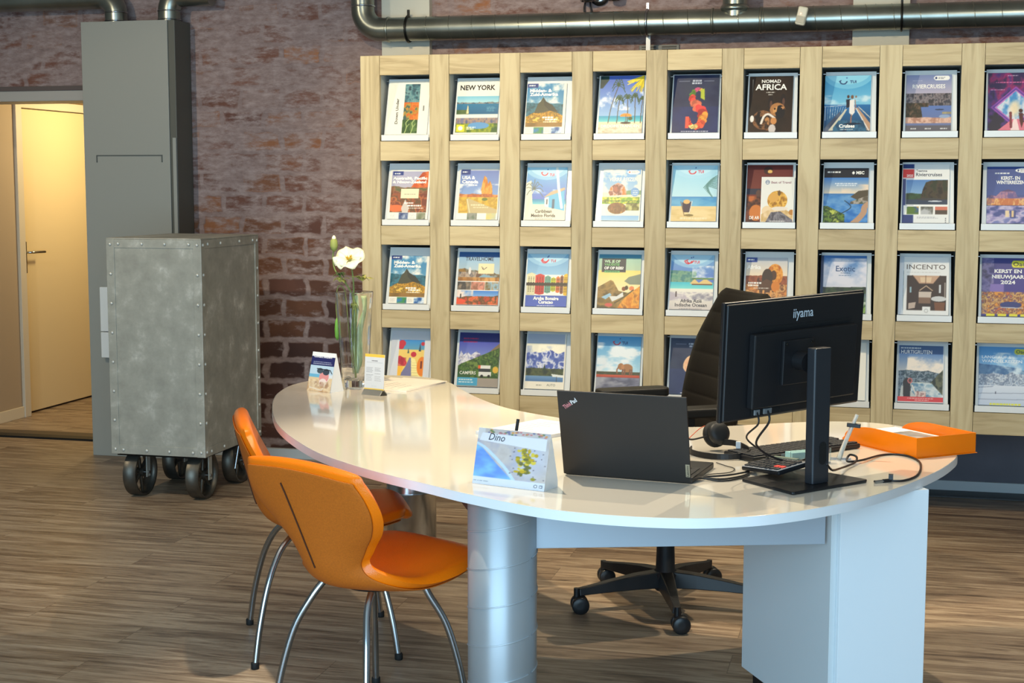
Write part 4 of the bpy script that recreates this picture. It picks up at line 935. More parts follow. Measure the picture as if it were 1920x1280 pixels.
p = Pt(19, (238, 238, 234)); p.rect(0, 0, .245, 1, (40, 60, 120)); p.rect(0, .09, .245, .235, (206, 36, 46)); p.rect(0, .075, .245, .09, WH); p.rect(0, .235, .245, .25, WH); b = (.08, .265, .965, .685); p.rect(b[0] - .01, b[1] - .01, b[2] + .01, b[3] + .01, WH); p.rect(*b, (80, 130, 190), (170, 200, 220)); p.rect(.08, .60, .965, .685, (50, 70, 130)); p.ridge(b, .50, .02, [(50, 84, 50), (40, 60, 40)], 4); p.poly([(.38, .60), (.44, .42), (.50, .31), (.62, .28), (.965, .27), (.965, .62)], (40, 34, 28)); p.tex(b, [(30, 26, 22), (70, 56, 40), (40, 50, 30)], 9, 9, mask=p.last); p.rect(.08, .60, .965, .685, (44, 56, 100), a=.7); p.ell(.55, .595, .25, .02, (60, 60, 60)); p.ell(.70, .63, .15, .01, (220, 224, 230)); p.rect(.03, .70, .97, .86, WH)
p.tex((.10, .72, .36, .85), [(90, 120, 50), (60, 90, 150), (190, 150, 60)], 5, 5); p.tex((.40, .72, .66, .85), [(150, 140, 130), (90, 90, 80), (190, 190, 190)], 5, 5); p.rect(.70, .72, .965, .78, (214, 120, 96)); p.rect(.70, .78, .965, .85, (80, 66, 56)); p.bars(.32, .895, .85, 2, (150, 150, 160), gap=.018)
for k in range(3): p.ell(.93, .94 + k * .03 - .02, .012, .009, (60, 60, 70))
mg(7, 1, p, [('Riviercruises', .28, .205, .062, (60, 66, 84), .56, 'l', 0, .005), ('Teamna', .28, .13, .040, (60, 66, 84), .24, 'l', 0, .005), ('2025', .08, .215, .04, (250, 220, 216), .14, 'l', 0, .02)], 'white and blue brochure titled Riviercruises 2025 with a rocky river', dx=-.008, w=.202, h=.294)
p = Pt(20, (44, 70, 140)); p.rect(0, 0, 1, .5, (40, 70, 140), (50, 80, 150)); p.poly([(0, .56), (.1, .5), (.2, .52), (.3, .44), (.45, .40), (.6, .44), (.66, .54), (1, .54), (1, .66), (0, .66)], (84, 60, 110)); p.tex((0, .44, 1, .60), [(70, 60, 120), (190, 130, 150), (96, 80, 140)], 9, 7, mask=p.last); p.tex((0, .56, 1, .70), [(226, 150, 90), (170, 100, 100), (240, 190, 120), (200, 110, 60)], 10, 6); p.tex((0, .68, 1, 1), [(110, 120, 180), (200, 190, 214), (150, 140, 190), (50, 70, 140)], 4, 9); p.line([(0, .68), (1, .685)], .012, (40, 40, 70)); p.rect(.5, .78, .62, .9, (40, 60, 130)); p.rect(.40, .77, .48, .88, (236, 210, 170)); p.rect(.53, .77, .58, .88, (236, 200, 150)); p.ell(.8, .07, .2, .042, WH); p.ell(.66, .07, .02, .018, (30, 50, 120)); p.bars(.70, .055, .92, 2, (130, 130, 140), h=.012, gap=.02); p.bars(.17, .11, .52, 1, WH, h=.02, a=1)
mg(8, 1, p, [('KERST- EN', .50, .23, .060, WH, .40, 'c', 0, .02), ('WINTERREIZEN', .50, .305, .060, WH, .60, 'c', 0, .02)], 'deep blue brochure titled KERST- EN WINTERREIZEN with a lit riverside town', dx=.004, w=.20, h=.282)
# ---- row 3
mg(0, 2, machu(3), T3, 'brochure with a golden ruin mountain, beside the vase flowers', dx=.0, w=.196, h=.262)
p = Pt(22, (240, 236, 226)); p.rect(0, 0, 1, .10, (40, 90, 150)); p.rect(0, .10, 1, .54, (150, 190, 220), (200, 206, 200)); p.ridge((0, .1, 1, .50), .30, .06, [(160, 120, 60), (110, 90, 60), (140, 150, 150)], 3, fn=lambda u: .12 * u); p.tex((0, .38, .7, .5), [(110, 84, 70), (190, 170, 150), (80, 80, 90)], 9, 6); p.poly([(.45, .5), (.62, .42), (.8, .46), (1, .5)], (130, 170, 190)); p.tex((0, .48, 1, .55), [(190, 130, 60), (150, 100, 50), (216, 160, 90)], 6, 3); p.rect(.48, .22, .86, .41, (244, 228, 180)); p.line([(.56, .28), (.61, .335), (.68, .29)], .014, (90, 80, 80)); p.line([(.58, .32), (.6, .30)], .014, (90, 80, 80)); p.ell(.28, .36, .03, .07, (226, 220, 214)); p.rect(0, .55, 1, .565, WH)
for k, cs in enumerate(([(120, 100, 90), (60, 60, 60), (150, 130, 110)], [(60, 50, 50), (226, 150, 130), (150, 100, 80)], [(190, 130, 60), (150, 190, 214), (120, 90, 40)])): p.tex((.0 + k * .335, .565, .325 + k * .335, .715), cs, 6, 5)
p.rect(0, .715, 1, .73, WH); p.rect(0, .73, 1, .99, (60, 130, 210), (226, 232, 240)); p.clouds((0, .73, .4, .85), (236, 220, 210), 3, 4, .4, .6); p.ridge((0, .73, 1, .99), .86, .04, [(206, 80, 40), (226, 110, 60), (90, 70, 40), (190, 70, 40)], 4, fn=lambda u: -.05 * u, tx=(8, 8)); p.ell(.1, .93, .13, .045, (226, 80, 50)); p.line([(.10, .80), (.10, .87)], .03, (50, 50, 50))
mg(1, 2, p, [('TRAVELHOME', .16, .165, .075, (60, 70, 90), .68, 'l', 0, .005)], 'brochure titled TRAVELHOME with a cream sticker and red canyons', dx=.004, w=.208, h=.285)
p = Pt(23); p.rect(0, 0, 1, .4, (90, 150, 200), (150, 196, 226)); p.tui(); p.smile(.42, .12)
xx = 0.02
for k, (w_, c_, h_) in enumerate(((.20, (236, 226, 180), .36), (.22, (206, 60, 56), .38), (.15, (110, 170, 150), .41), (.12, (206, 210, 60), .44), (.10, (236, 120, 60), .42), (.08, (150, 90, 60), .40), (.12, (240, 190, 50), .37))):
    p.poly([(xx, .56), (xx, h_ + .03), (xx + w_ / 2, h_), (xx + w_, h_ + .03), (xx + w_, .56)], c_); p.poly([(xx, .60), (xx, .78 - (h_ - .36)), (xx + w_ / 2, .80 - (h_ - .36)), (xx + w_, .78 - (h_ - .36)), (xx + w_, .60)], np.array(c_) * .92)
    for a in range(3):
        for b_ in range(4):
            u_ = xx + w_ * (.22 + .28 * a); v_ = .44 + b_ * .032
            if v_ > h_ + .03: p.rect(u_ - .01, v_, u_ + .012, v_ + .014, (60, 46, 46)); p.rect(u_ - .01, 1.16 - v_ - .014, u_ + .012, 1.16 - v_, (60, 46, 46))
    xx += w_ + .002
p.rect(0, .55, 1, .605, (60, 50, 44)); p.rect(0, .79, 1, 1, (70, 96, 180), (80, 100, 186)); p.bars(.25, .975, .75, 1, WH, h=.012, al='c')
mg(2, 2, p, [('TUI', .56, .155, .05, (200, 60, 90), .13, 'l', 0, .02), ('Aruba Bonaire', .5, .875, .062, WH, .62, 'c', 0, .03), ('Curaçao', .5, .945, .062, WH, .36, 'c', 0, .03)], 'brochure titled Aruba Bonaire Curaçao with colourful waterside houses', dx=-.004, w=.202, h=.28)
p = Pt(24); p.rect(0, 0, 1, .08, (70, 140, 170)); p.rect(0, .07, 1, 1, (160, 200, 180), (246, 214, 140)); p.rect(0, .3, 1, .7, (250, 220, 120), (246, 226, 180)); p.poly([(.62, .50), (.72, .42), (1, .36), (1, .56), (.75, .56)], (130, 140, 120)); p.poly([(0, .62), (.3, .48), (.36, .50), (.5, .68), (1, .76), (1, 1), (0, 1)], (140, 110, 60)); p.tex((0, .45, 1, 1), [(120, 96, 50), (166, 130, 70), (90, 76, 44)], 4, 6, mask=p.last)
p.poly([(.5, .98), (.6, .84), (.86, .66), (1, .58), (1, 1), (.5, 1)], (226, 140, 40)); p.tex((.4, .55, 1, 1), [(206, 120, 30), (240, 170, 60), (160, 96, 40)], 8, 8, mask=p.last); p.ell(.62, .64, .05, .04, (130, 70, 40)); p.ell(.68, .62, .04, .04, (70, 60, 40)); p.ell(.80, .63, .06, .04, (226, 130, 80)); p.poly([(.1, .80), (.30, .72), (.34, .76), (.2, .84)], (150, 190, 214)); p.poly([(.28, .78), (.46, .78), (.60, .70), (.62, .78), (.36, .88)], (220, 220, 216)); p.ell(.28, .94, .09, .035, (206, 90, 80)); p.curve([(.42, .90), (.55, .84), (.84, .66)], .03, (90, 76, 44)); p.rect(.08, .08, .64, .335, (40, 48, 62)); p.rect(.14, .305, .50, .345, (90, 170, 110)); p.bars(.18, .318, .46, 1, (40, 60, 50), h=.014, al='c')
mg(3, 2, p, [('WIL JE OP', .13, .155, .05, (190, 226, 190), .38, 'l', 0, .02), ('VAKANTIE', .13, .215, .05, (110, 180, 110), .36, 'l', 0, .02), ('OF OP REIS?', .13, .28, .05, WH, .46, 'l', 0, .03)], 'brochure reading WIL JE OP VAKANTIE OF OP REIS? with climbers resting in orange light', dx=-.002, w=.203, h=.282)
p = Pt(25); p.rect(0, 0, 1, .52, (110, 170, 214), (90, 120, 200)); p.tui(); p.smile(.40, .11); p.ridge((0, .2, .6, .52), .30, .05, [(90, 150, 130), (130, 170, 140), (70, 130, 130)], 2); p.clouds((.5, .2, 1, .45), (236, 240, 246), 3, 5, .5, .7); p.rect(0, .50, 1, .62, (60, 190, 210), (130, 220, 214)); p.rect(0, .62, 1, 1, (240, 236, 220), (210, 200, 196)); p.tex((0, .68, 1, .84), [(190, 180, 190), (236, 230, 220), (150, 146, 160)], 4, 8); p.poly([(.46, .52), (.56, .44), (.66, .51), (.80, .43), (.97, .51), (.97, .53), (.46, .53)], (226, 196, 130)); p.rect(.5, .53, .97, .55, (110, 70, 50)); p.tex((.5, .4, 1, .5), [(70, 110, 60), (100, 140, 80)], 6, 6, mask=(p.V > .42) & (p.V < .45)); p.line([(.15, .68), (.15, .76)], .03, (80, 60, 60)); p.bars(.22, .975, .76, 1, (120, 116, 120), h=.012, al='c')
mg(4, 2, p, [('TUI', .53, .155, .05, (214, 60, 90), .13, 'l', 0, .02), ('Afrika Azië', .50, .87, .062, (84, 80, 84), .50, 'c', 0, .015), ('Indische Oceaan', .50, .945, .062, (84, 80, 84), .74, 'c', 0, .015)], 'brochure titled Afrika Azië Indische Oceaan with thatched huts on a lagoon', dx=-.006, w=.203, h=.284)
p = Pt(26, (226, 206, 180)); p.rect(0, 0, 1, .34, (190, 196, 206), (240, 220, 190)); p.ridge(FULL, .34, .03, [(130, 70, 50), (170, 96, 60), (90, 56, 44)], 4); p.tex((0, .50, 1, 1), [(214, 140, 70), (150, 90, 50), (236, 180, 110), (120, 76, 50)], 6, 14)
p.ell(.70, .32, .19, .20, (216, 130, 40)); p.tex((.4, .1, 1, .66), [(190, 100, 30), (240, 170, 70), (206, 120, 40)], 10, 10, mask=p.last); p.ell(.67, .33, .07, .09, (90, 60, 40)); p.ell(.52, .38, .13, .17, (70, 54, 44)); p.poly([(.30, .50), (.5, .40), (.72, .48), (.74, .64), (.32, .66)], (96, 66, 46)); p.ell(.72, .54, .1, .10, (216, 130, 50))
for x in (.32, .44, .62, .76): p.line([(x, .62), (x - .02, .98)], .045, (226, 160, 90))
p.rect(.0, .0, .27, .095, (50, 76, 150)); p.bars(.04, .035, .22, 1, WH, h=.026, a=1); p.bars(.07, .46, .46, 1, WH, h=.03, a=1); p.bars(.07, .51, .36, 1, WH, h=.03, a=1); p.bars(.2, .565, .64, 1, WH, h=.014)
mg(5, 2, p, [('Afrika', .02, .215, .075, WH, .34, 'l', 0, .02)], 'brochure titled Afrika with an orange maned lion, above the monitor', dx=-.010, w=.19, h=.276)
p = Pt(27); p.rect(0, 0, 1, .56, (50, 110, 180), (214, 214, 226)); p.clouds((0, .05, 1, .56), (220, 220, 232), 2, 4, .42, .7); p.ridge(FULL, .55, .015, [(40, 50, 44), (60, 80, 50), (36, 44, 40)], 3); p.tex((0, .66, 1, .82), [(60, 84, 110), (110, 130, 120), (50, 80, 60)], 5, 6); p.tex((0, .80, 1, 1), [(80, 130, 50), (150, 180, 100), (50, 90, 40), (190, 200, 180)], 8, 10); p.rect(0, 0, .065, 1, (24, 50, 90)); p.bars(.34, .085, .76, 1, WH, h=.014)
p.bars(.44, .30, .70, 1, (60, 84, 120), h=.014); p.bars(.40, .345, .74, 1, (90, 120, 160), h=.01)
mg(6, 2, p, [('Exotic', .33, .275, .10, (54, 84, 130), .42, 'l', 0, .0)], 'brochure titled Exotic with a wide sky over dark green hills', dx=-.011, w=.205, h=.29)
def incento(seed):
    p = Pt(seed, (234, 234, 232)); b = (.075, .325, .94, .92); p.rect(*b, (60, 44, 38)); p.poly([(.2, .325), (.8, .325), (.66, .46), (.34, .46)], (200, 160, 130)); p.poly([(.36, .35), (.62, .35), (.60, .44), (.38, .44)], (226, 196, 160)); p.line([(.34, .46), (.2, .325)], .015, (90, 60, 44)); p.line([(.66, .46), (.8, .325)], .015, (90, 60, 44)); p.line([(.49, .325), (.49, .46)], .012, (110, 76, 56)); p.line([(.36, .58), (.50, .50), (.64, .58)], .02, (200, 170, 140)); p.poly([(.34, .60), (.62, .60), (.60, .74), (.34, .80)], (206, 190, 176)); p.rect(.34, .70, .6, .80, (130, 100, 80)); p.ell(.78, .72, .17, .045, (206, 206, 206)); p.poly([(.68, .78), (.92, .78), (.90, .92), (.70, .92)], (120, 76, 50)); p.poly([(.12, .80), (.28, .78), (.26, .88), (.12, .90)], (190, 170, 156)); p.rect(.78, .48, .82, .62, (210, 214, 216)); p.rect(.14, .52, .18, .62, (150, 180, 190)); p.rect(.90, .44, .925, .7, (170, 160, 150)); p.rect(.42, .855, .60, .93, (234, 234, 232)); p.ell(.51, .925, .045, .035, (180, 180, 180)); p.ell(.51, .925, .032, .024, (230, 230, 228)); p.bars(.07, .265, .88, 1, (180, 176, 172), h=.01)
    return p
p = Pt(29, (206, 214, 224)); p.tex((.1, .25, 1, .93), [(60, 100, 90), (110, 150, 140), (40, 70, 80), (90, 140, 160)], 5, 9)
mg(7, 2, p, [('FI', .10, .215, .085, (110, 116, 124), .14, 'l', 0, .0)], 'pale brochure peeking out to the left behind INCENTO', dx=-.017, w=.19, h=.292, thick=.004)
mg(7, 2, incento(28), [('INCENTO', .06, .215, .085, (110, 100, 96), .86, 'l', 0, -.005)], 'white brochure titled INCENTO with a train dining room', dx=.006, w=.197, h=.29, front=.0055, thick=.004)
p = Pt(30, (60, 56, 130)); p.rect(0, 0, 1, .6, (60, 60, 130), (70, 60, 140)); p.tex((0, .0, .25, .65), [(60, 60, 120), (130, 120, 170), (50, 46, 90)], 4, 8); p.rect(.18, .45, .46, .66, (130, 110, 180)); p.tex((0, .58, 1, .96), [(226, 150, 60), (120, 70, 70), (240, 190, 100), (90, 60, 110), (200, 110, 60)], 12, 14); p.ell(.60, .80, .22, .055, (50, 60, 120)); p.line([(.4, .845), (.84, .85)], .02, (190, 190, 200))
for k in range(4): p.rect(.11 + k * .23, .955, .28 + k * .23, .995, (232, 220, 60))
p.ell(.66, .105, .05, .06, (226, 220, 50)); p.ell(.88, .105, .05, .06, (226, 220, 50)); p.rect(.66, .045, .88, .165, (226, 220, 50)); p.rect(.94, .35, 1, .6, (190, 140, 110))
mg(8, 2, p, [('Oad', .77, .135, .07, (70, 70, 50), .26, 'c', 0, .01), ('KERST EN', .54, .255, .062, WH, .56, 'c', 0, .02), ('NIEUWJAAR', .54, .350, .062, WH, .66, 'c', 0, .02), ('2024', .54, .445, .062, WH, .30, 'c', 0, .02)], 'purple brochure titled KERST EN NIEUWJAAR 2024 with a night market', w=.208, h=.288)
# ---- row 4
p = Pt(31, (216, 220, 228)); b = (.20, .17, .84, .86); p.rect(*b, (50, 140, 210), (236, 206, 110)); p.rect(.20, .35, .84, .86, (240, 206, 110)); p.poly([(.24, .86), (.40, .66), (.48, .50), (.52, .50), (.56, .66), (.62, .86)], (120, 120, 160)); p.poly([(.52, .50), (.62, .52), (.80, .86), (.56, .86)], (250, 236, 160))
for k in range(6): p.line([(.55, .60 + k * .045), (.72, .60 + k * .045)], .01, (206, 190, 130))
for x, y, r_ in ((.28, .24, .09), (.26, .30, .07), (.28, .56, .10), (.34, .60, .08), (.24, .52, .07), (.58, .44, .07), (.80, .24, .05)): p.ell(x, y, r_, r_ * .7, (196, 40, 60), b=b)
p.tex(b, [(150, 30, 50), (220, 70, 80)], 12, 12, mask=(p.U < .4) & (p.V > .5) & (p.V < .66), a=.6); p.ell(.80, .66, .12, .18, (236, 130, 30), b=b); p.rect(.76, .56, .81, .70, (120, 50, 30)); p.poly([(.70, .38), (.73, .22), (.76, .38)], (40, 70, 90)); p.poly([(.42, .42), (.44, .32), (.47, .42)], (50, 90, 90)); p.poly([(.2, .86), (.2, .66), (.34, .66), (.28, .86)], (250, 190, 60), b=b); p.bars(.50, .90, .80, 1, (110, 110, 120), h=.012)
mg(0, 3, p, None, 'white brochure with a painted Mediterranean stairway lined by red flowers', dx=.002, w=.205, h=.29)
p = Pt(32); p.rect(0, 0, 1, .17, (40, 44, 120)); p.rect(0, .17, 1, .5, (70, 80, 180), (130, 150, 210)); p.poly([(0, .48), (.06, .34), (.12, .42), (.22, .36), (.30, .42), (.44, .34), (.54, .40), (.6, .5), (.1, .6), (0, .6)], (206, 210, 230)); p.tex((0, .3, .6, .6), [(96, 100, 160), (236, 236, 240), (120, 110, 150)], 7, 8, mask=p.last); p.poly([(.74, .36), (1, .18), (1, .4), (.8, .42)], (130, 110, 80)); p.poly([(.08, .58), (.5, .44), (1, .27), (1, .86), (0, .86), (0, .62)], (60, 96, 40)); p.tex((0, .2, 1, .86), [(50, 84, 34), (90, 124, 50), (40, 66, 30), (110, 136, 60)], 8, 10, mask=p.last); p.poly([(0, .74), (.3, .68), (.3, .84), (0, .84)], (50, 90, 50)); p.rect(0, .835, 1, 1, (160, 150, 140)); p.rect(0, .83, .5, .98, (70, 160, 200)); p.bars(.05, .86, .42, 2, WH, h=.02, gap=.045)
p.rect(.50, .60, .80, .66, (226, 226, 220)); p.rect(.50, .60, .56, .66, (226, 100, 50)); p.rect(.52, .66, .80, .72, (50, 54, 60)); p.rect(.52, .72, .82, .80, (220, 222, 220)); p.ell(.60, .80, .035, .028, (30, 30, 30)); p.ell(.77, .80, .035, .028, (30, 30, 30)); p.ell(.92, .68, .07, .06, (226, 180, 60)); p.bars(.1, .10, .56, 2, (190, 30, 90), h=.025, gap=.06)
mg(1, 3, p, [('CAMPERS', .05, .775, .06, (236, 236, 226), .40, 'l', 0, .0)], 'brochure titled CAMPERS with a motorhome under snowy mountains', dx=.004, w=.206, h=.29)
p = Pt(33, (236, 230, 214)); b = (.02, 0, .96, .86); p.rect(*b, (170, 180, 200), (190, 200, 220)); p.rect(.02, .18, .96, .22, (236, 230, 206)); p.clouds((.02, .2, .96, .35), (250, 244, 220), 3, 4, .35, .55); p.ridge(b, .32, .07, [(70, 90, 170), (236, 236, 240), (90, 110, 180), (60, 80, 160)], 4, tx=(8, 8)); p.ridge(b, .62, .03, [(50, 64, 40), (84, 90, 50), (40, 50, 40)], 5); p.rect(.02, .76, .96, .86, (110, 150, 190), (70, 110, 160)); p.poly([(.66, .72), (.96, .74), (.96, .78), (.70, .77)], (226, 230, 226)); p.poly([(.44, .66), (.48, .54), (.52, .66)], (40, 60, 40)); p.line([(.80, .77), (.80, .86)], .012, (60, 60, 60))
p.bars(.3, .915, .5, 1, (150, 150, 140), h=.02)
mg(2, 3, p, [('AUTO', .56, .945, .045, (130, 130, 120), .22, 'l', 0, 0)], 'brochure with blue snow mountains over a lake jetty', dx=-.010, w=.196, h=.292)
p = Pt(34); p.rect(0, 0, 1, .66, (80, 160, 214), (180, 220, 236)); p.clouds((0, .12, 1, .66), (232, 240, 244), 2, 6, .42, .62); p.smile(.44, .10, c=(200, 40, 60)); p.rect(0, .64, 1, .70, (70, 70, 40)); p.ridge((0, .6, 1, .72), .66, .012, [(60, 70, 40), (90, 80, 50)], 10); p.rect(0, .695, 1, .74, (206, 90, 50), (170, 60, 40)); p.tex((0, .74, 1, 1), [(130, 130, 150), (90, 90, 110), (160, 160, 170)], 2, 6)
E_ = (166, 116, 70); p.ell(.70, .57, .13, .075, E_); p.ell(.56, .545, .07, .06, E_); p.curve([(.51, .55), (.475, .60), (.48, .66)], .03, (150, 100, 60)); p.ell(.60, .55, .035, .045, (190, 130, 80))
for x in (.60, .65, .77, .81): p.line([(x, .60), (x, .69)], .035, (130, 84, 56))
mg(3, 3, p, [('TUI', .56, .14, .05, (50, 70, 120), .13, 'l', 0, .02)], 'light blue brochure with a walking elephant, behind the desk chair armrest', dx=-.002, w=.21, h=.29)
p = navy(35, None); p.curve([(.60, .34), (.44, .38), (.38, .52), (.54, .64), (.58, .78), (.42, .88)], .15, (240, 190, 150)); p.tex(FULL, [(240, 150, 110), (250, 220, 170)], 6, 6, mask=(np.abs(p.A[..., 0] - 240) < 3), a=.7)
mg(4, 3, p, None, 'navy brochure mostly hidden behind the black office chair', w=.21, h=.29)
p = Pt(37, (240, 238, 228)); p.rect(.1, .16, .72, .70, (60, 140, 190), (20, 60, 110)); p.rect(.1, .20, .72, .38, (150, 216, 206)); p.rect(.1, .70, .72, .80, (200, 204, 208))
p.bars(.55, .90, .85, 1, (150, 150, 150), h=.014)
mg(6, 3, p, None, 'white brochure with a blue and teal sea picture, right of the monitor foot', dx=-.004, w=.208, h=.29)
p = Pt(38, (232, 234, 236)); b = (.02, .0, .98, .97); p.rect(.02, 0, .98, .15, (60, 90, 140)); p.rect(.02, .15, .98, .5, (96, 136, 190), (236, 226, 214)); p.clouds((.2, .2, .98, .5), (246, 234, 220), 3, 5, .38, .6); p.ridge(b, .46, .05, [(60, 80, 96), (150, 164, 176), (50, 66, 80), (90, 110, 120)], 4, tx=(12, 14)); p.ell(.5, .68, .3, .035, (200, 210, 206)); p.tex((.3, .66, .98, .93), [(150, 180, 196), (220, 226, 228), (100, 140, 170)], 5, 9); p.poly([(.72, .64), (.98, .42), (.98, .86), (.86, .76)], (80, 84, 60)); p.tex((.7, .42, .98, .86), [(60, 64, 48), (110, 110, 80), (40, 46, 40)], 9, 9, mask=p.last); p.poly([(.05, .93), (.08, .70), (.3, .80), (.46, .93)], (190, 196, 196)); p.poly([(.13, .93), (.12, .64), (.20, .56), (.28, .62), (.28, .93)], (44, 36, 36)); p.ell(.27, .62, .055, .05, (190, 110, 110)); p.ell(.27, .62, .03, .03, (90, 60, 50)); p.line([(.32, .70), (.44, .93)], .03, (220, 216, 210)); p.tex((.4, .80, .62, .93), [(200, 130, 120), (230, 220, 216), (120, 60, 60)], 8, 6); p.rect(.0, .90, 1, .985, (216, 60, 62)); p.bars(.12, .92, .88, 1, (250, 220, 216), h=.012, al='c'); p.bars(.3, .95, .76, 1, (250, 220, 216), h=.01, al='c'); p.bars(.06, .04, .56, 1, WH, h=.02, a=.9)
mg(7, 3, p, [('HURTIGRUTEN', .06, .145, .068, (246, 246, 246), .68, 'l', 0, .0)], 'brochure titled HURTIGRUTEN with a fjord view and a red band', dx=-.006, w=.2, h=.284)
p = Pt(39); p.rect(0, 0, 1, .5, (80, 150, 210), (150, 196, 230)); p.ridge(FULL, .30, .05, [(60, 100, 150), (90, 130, 170)], 2, fn=lambda u: .10 * u); p.clouds((.3, .1, 1, .5), (214, 230, 240), 3, 5, .4, .6); p.ridge(FULL, .46, .05, [(150, 166, 190), (220, 226, 232), (110, 124, 150), (190, 200, 214)], 6, tx=(14, 14)); p.rect(0, .66, 1, 1, (220, 226, 236), (196, 206, 224)); p.line([(0, .80), (1, .78)], .012, (130, 140, 160)); p.line([(0, .90), (1, .89)], .012, (130, 140, 160)); p.line([(.36, .77), (.36, .80)], .02, (60, 60, 80)); p.line([(.0, .70), (.3, .68)], .02, (150, 160, 180)); p.bars(.24, .96, .92, 1, (232, 226, 60), h=.03, a=1); p.ell(.80, .08, .07, .05, (206, 206, 60)); p.rect(.76, .035, .97, .125, (206, 206, 60)); p.ell(.95, .08, .05, .045, (206, 206, 60))
mg(8, 3, p, [('Oad', .87, .105, .06, (90, 100, 60), .20, 'c', 0, .01), ('LANGLAUF &', .06, .20, .05, (236, 242, 248), .62, 'l', 0, 0), ('WANDELREIZEN', .06, .27, .05, (236, 242, 248), .84, 'l', 0, 0)], 'icy blue brochure titled LANGLAUF & WANDELREIZEN with frosted trees', dx=0, w=.206, h=.288)

# ------------------------------------------------------------------ the crescent desk
desk = thing('reception_desk', 'white crescent shaped desk on steel duct columns and a white side cabinet', 'desk', (1.5, -2.2, 0))
DX, DYY = 1.5, -2.2
OUT = [(.343, -1.925), (.423, -2.10), (.528, -2.30), (.668, -2.515), (.841, -2.737), (1.011, -2.896), (1.148, -3.003), (1.293, -3.10), (1.45, -3.205), (1.66, -3.315), (1.845, -3.354), (2.026, -3.345),
       (2.176, -3.288), (2.278, -3.21), (2.369, -3.112), (2.462, -2.981), (2.561, -2.79), (2.643, -2.59), (2.692, -2.428), (2.718, -2.28), (2.71, -2.09), (2.65, -1.90), (2.53, -1.77), (2.42, -1.735), (2.30, -1.755), (2.17, -1.82), (2.06, -1.89), (1.94, -1.96), (1.78, -2.005), (1.60, -1.985),
       (1.44, -1.92), (1.268, -1.81), (1.14, -1.69), (1.00, -1.50), (.88, -1.30), (.77, -1.11), (.64, -.99), (.48, -.96), (.33, -1.03), (.225, -1.16), (.182, -1.34), (.215, -1.56), (.272, -1.745)]
pl = [(v.x - DX, v.y - DYY) for v in catmull([(x, y, 0) for x, y in OUT], 5, closed=True)]
MB().prism(pl, .7145, .740, 0, smooth=True).build('desk_top', [M_white], desk, bevel=.0012, recalc=True)
# edge band, 26 mm high, as its own strip
def offset_poly(pl, d):
    n = len(pl); out = []
    for i in range(n):
        a, b = Vector(pl[i - 1]), Vector(pl[(i + 1) % n]); t = (b - a).normalized()
        out.append((pl[i][0] + t.y * d, pl[i][1] - t.x * d))
    return out
ar = sum(pl[i - 1][0] * pl[i][1] - pl[i][0] * pl[i - 1][1] for i in range(len(pl)))
op = offset_poly(pl, .0012 if ar > 0 else -.0012)
m = MB(); n = len(pl)
m.add([(x, y, .7143) for x, y in op] + [(x, y, .7392) for x, y in op], [(i, (i + 1) % n, n + (i + 1) % n, n + i) for i in range(n)], 0, True)
m.build('edge_band', M_edge, desk)
def column(cx, cy, name='duct_column'):
    m = MB(); m.lathe([(.094, 0), (.094, .7143)], 48, (cx - DX, cy - DYY, 0))
    for k in range(7):
        z0 = .03 + k * .105
        if z0 > .64: break
        m.tube([(cx - DX + .0945 * math.cos(R(a)), cy - DYY + .0945 * math.sin(R(a)), z0 + .105 * ((a + 20) % 360) / 360) for a in range(-20, 340, 8)], .0022, 6, cap=False)
    return m.build(name, M_steel, desk)
column(1.505, -3.08); 
m = MB(); m.lathe([(.096, 0), (.096, .36), (.099, .365), (.099, .372), (.096, .377), (.096, .52), (.099, .525), (.099, .532), (.096, .537), (.096, .7143)], 48, (.735 - DX, -1.50 - DYY, 0)); m.build('duct_column', M_chrome, desk)
# modesty panels
def panel(x0, y0, x1, y1, z0, z1, t, name, mt):
    d = Vector((x1 - x0, y1 - y0, 0)); L = d.length; a = math.atan2(d.y, d.x)
    M = Matrix.Translation((x0 - DX, y0 - DYY, 0)) @ Matrix.Rotation(a, 4, 'Z')
    o = MB().box(0, L, -t / 2, t / 2, z0, z1, M=M).build(name, mt, desk, bevel=.001)
    return o, M, L
o, M_, L_ = panel(1.590, -3.074, 2.351, -2.831, .572, .7143, .004, 'modesty_panel', M_panelgrey)
for xx, zz in ((.035, .66), (L_ - .02, .655)):
    MB().lathe([(.006, 0), (.005, .002), (.002, .003)], 12, M=(M_ @ Matrix.Translation((xx, -.002, zz)) @ Matrix.Rotation(R(90), 4, 'X'))).build('screw', M_chrome, o)
panel(1.45, -3.0, .775, -1.58, .572, .7143, .004, 'modesty_panel', mat('shaded_panel', (92, 84, 82), .5))  # under-desk shade and warm chair reflection put into this panel's colour
# side cabinet under the right end
e = Vector((.49444, -.86921, 0)); e2 = Vector((.86921, .49444, 0))
C0 = Vector((2.0897, -2.3496, 0)); Ld = .562; Wd = .285
M_ = Matrix.Identity(4)
for r_, q in enumerate((e, e2, Vector((0, 0, 1)))):
    for c_ in range(3): M_[c_][r_] = q[c_]
M_.translation = Vector((C0.x - DX, C0.y - DYY, 0))
sc = MB().box(0, Ld, .018, Wd, .05, .7140, M=M_).build('side_cabinet', M_bluewhite, desk, bevel=.001)
MB().box(0, Ld + .001, 0, .0175, .05, .7140, M=M_).build('side_panel', mat('side_panel_grey_white', (206, 212, 214), .4), sc, bevel=.001)
MB().box(Ld + .0005, Ld + .018, .018, Wd, .052, .7138, M=M_).build('end_panel', M_bluewhite, sc, bevel=.001)
MB().box(.02, Ld - .03, .03, Wd - .02, 0, .0495, M=M_).build('plinth', M_black, sc)

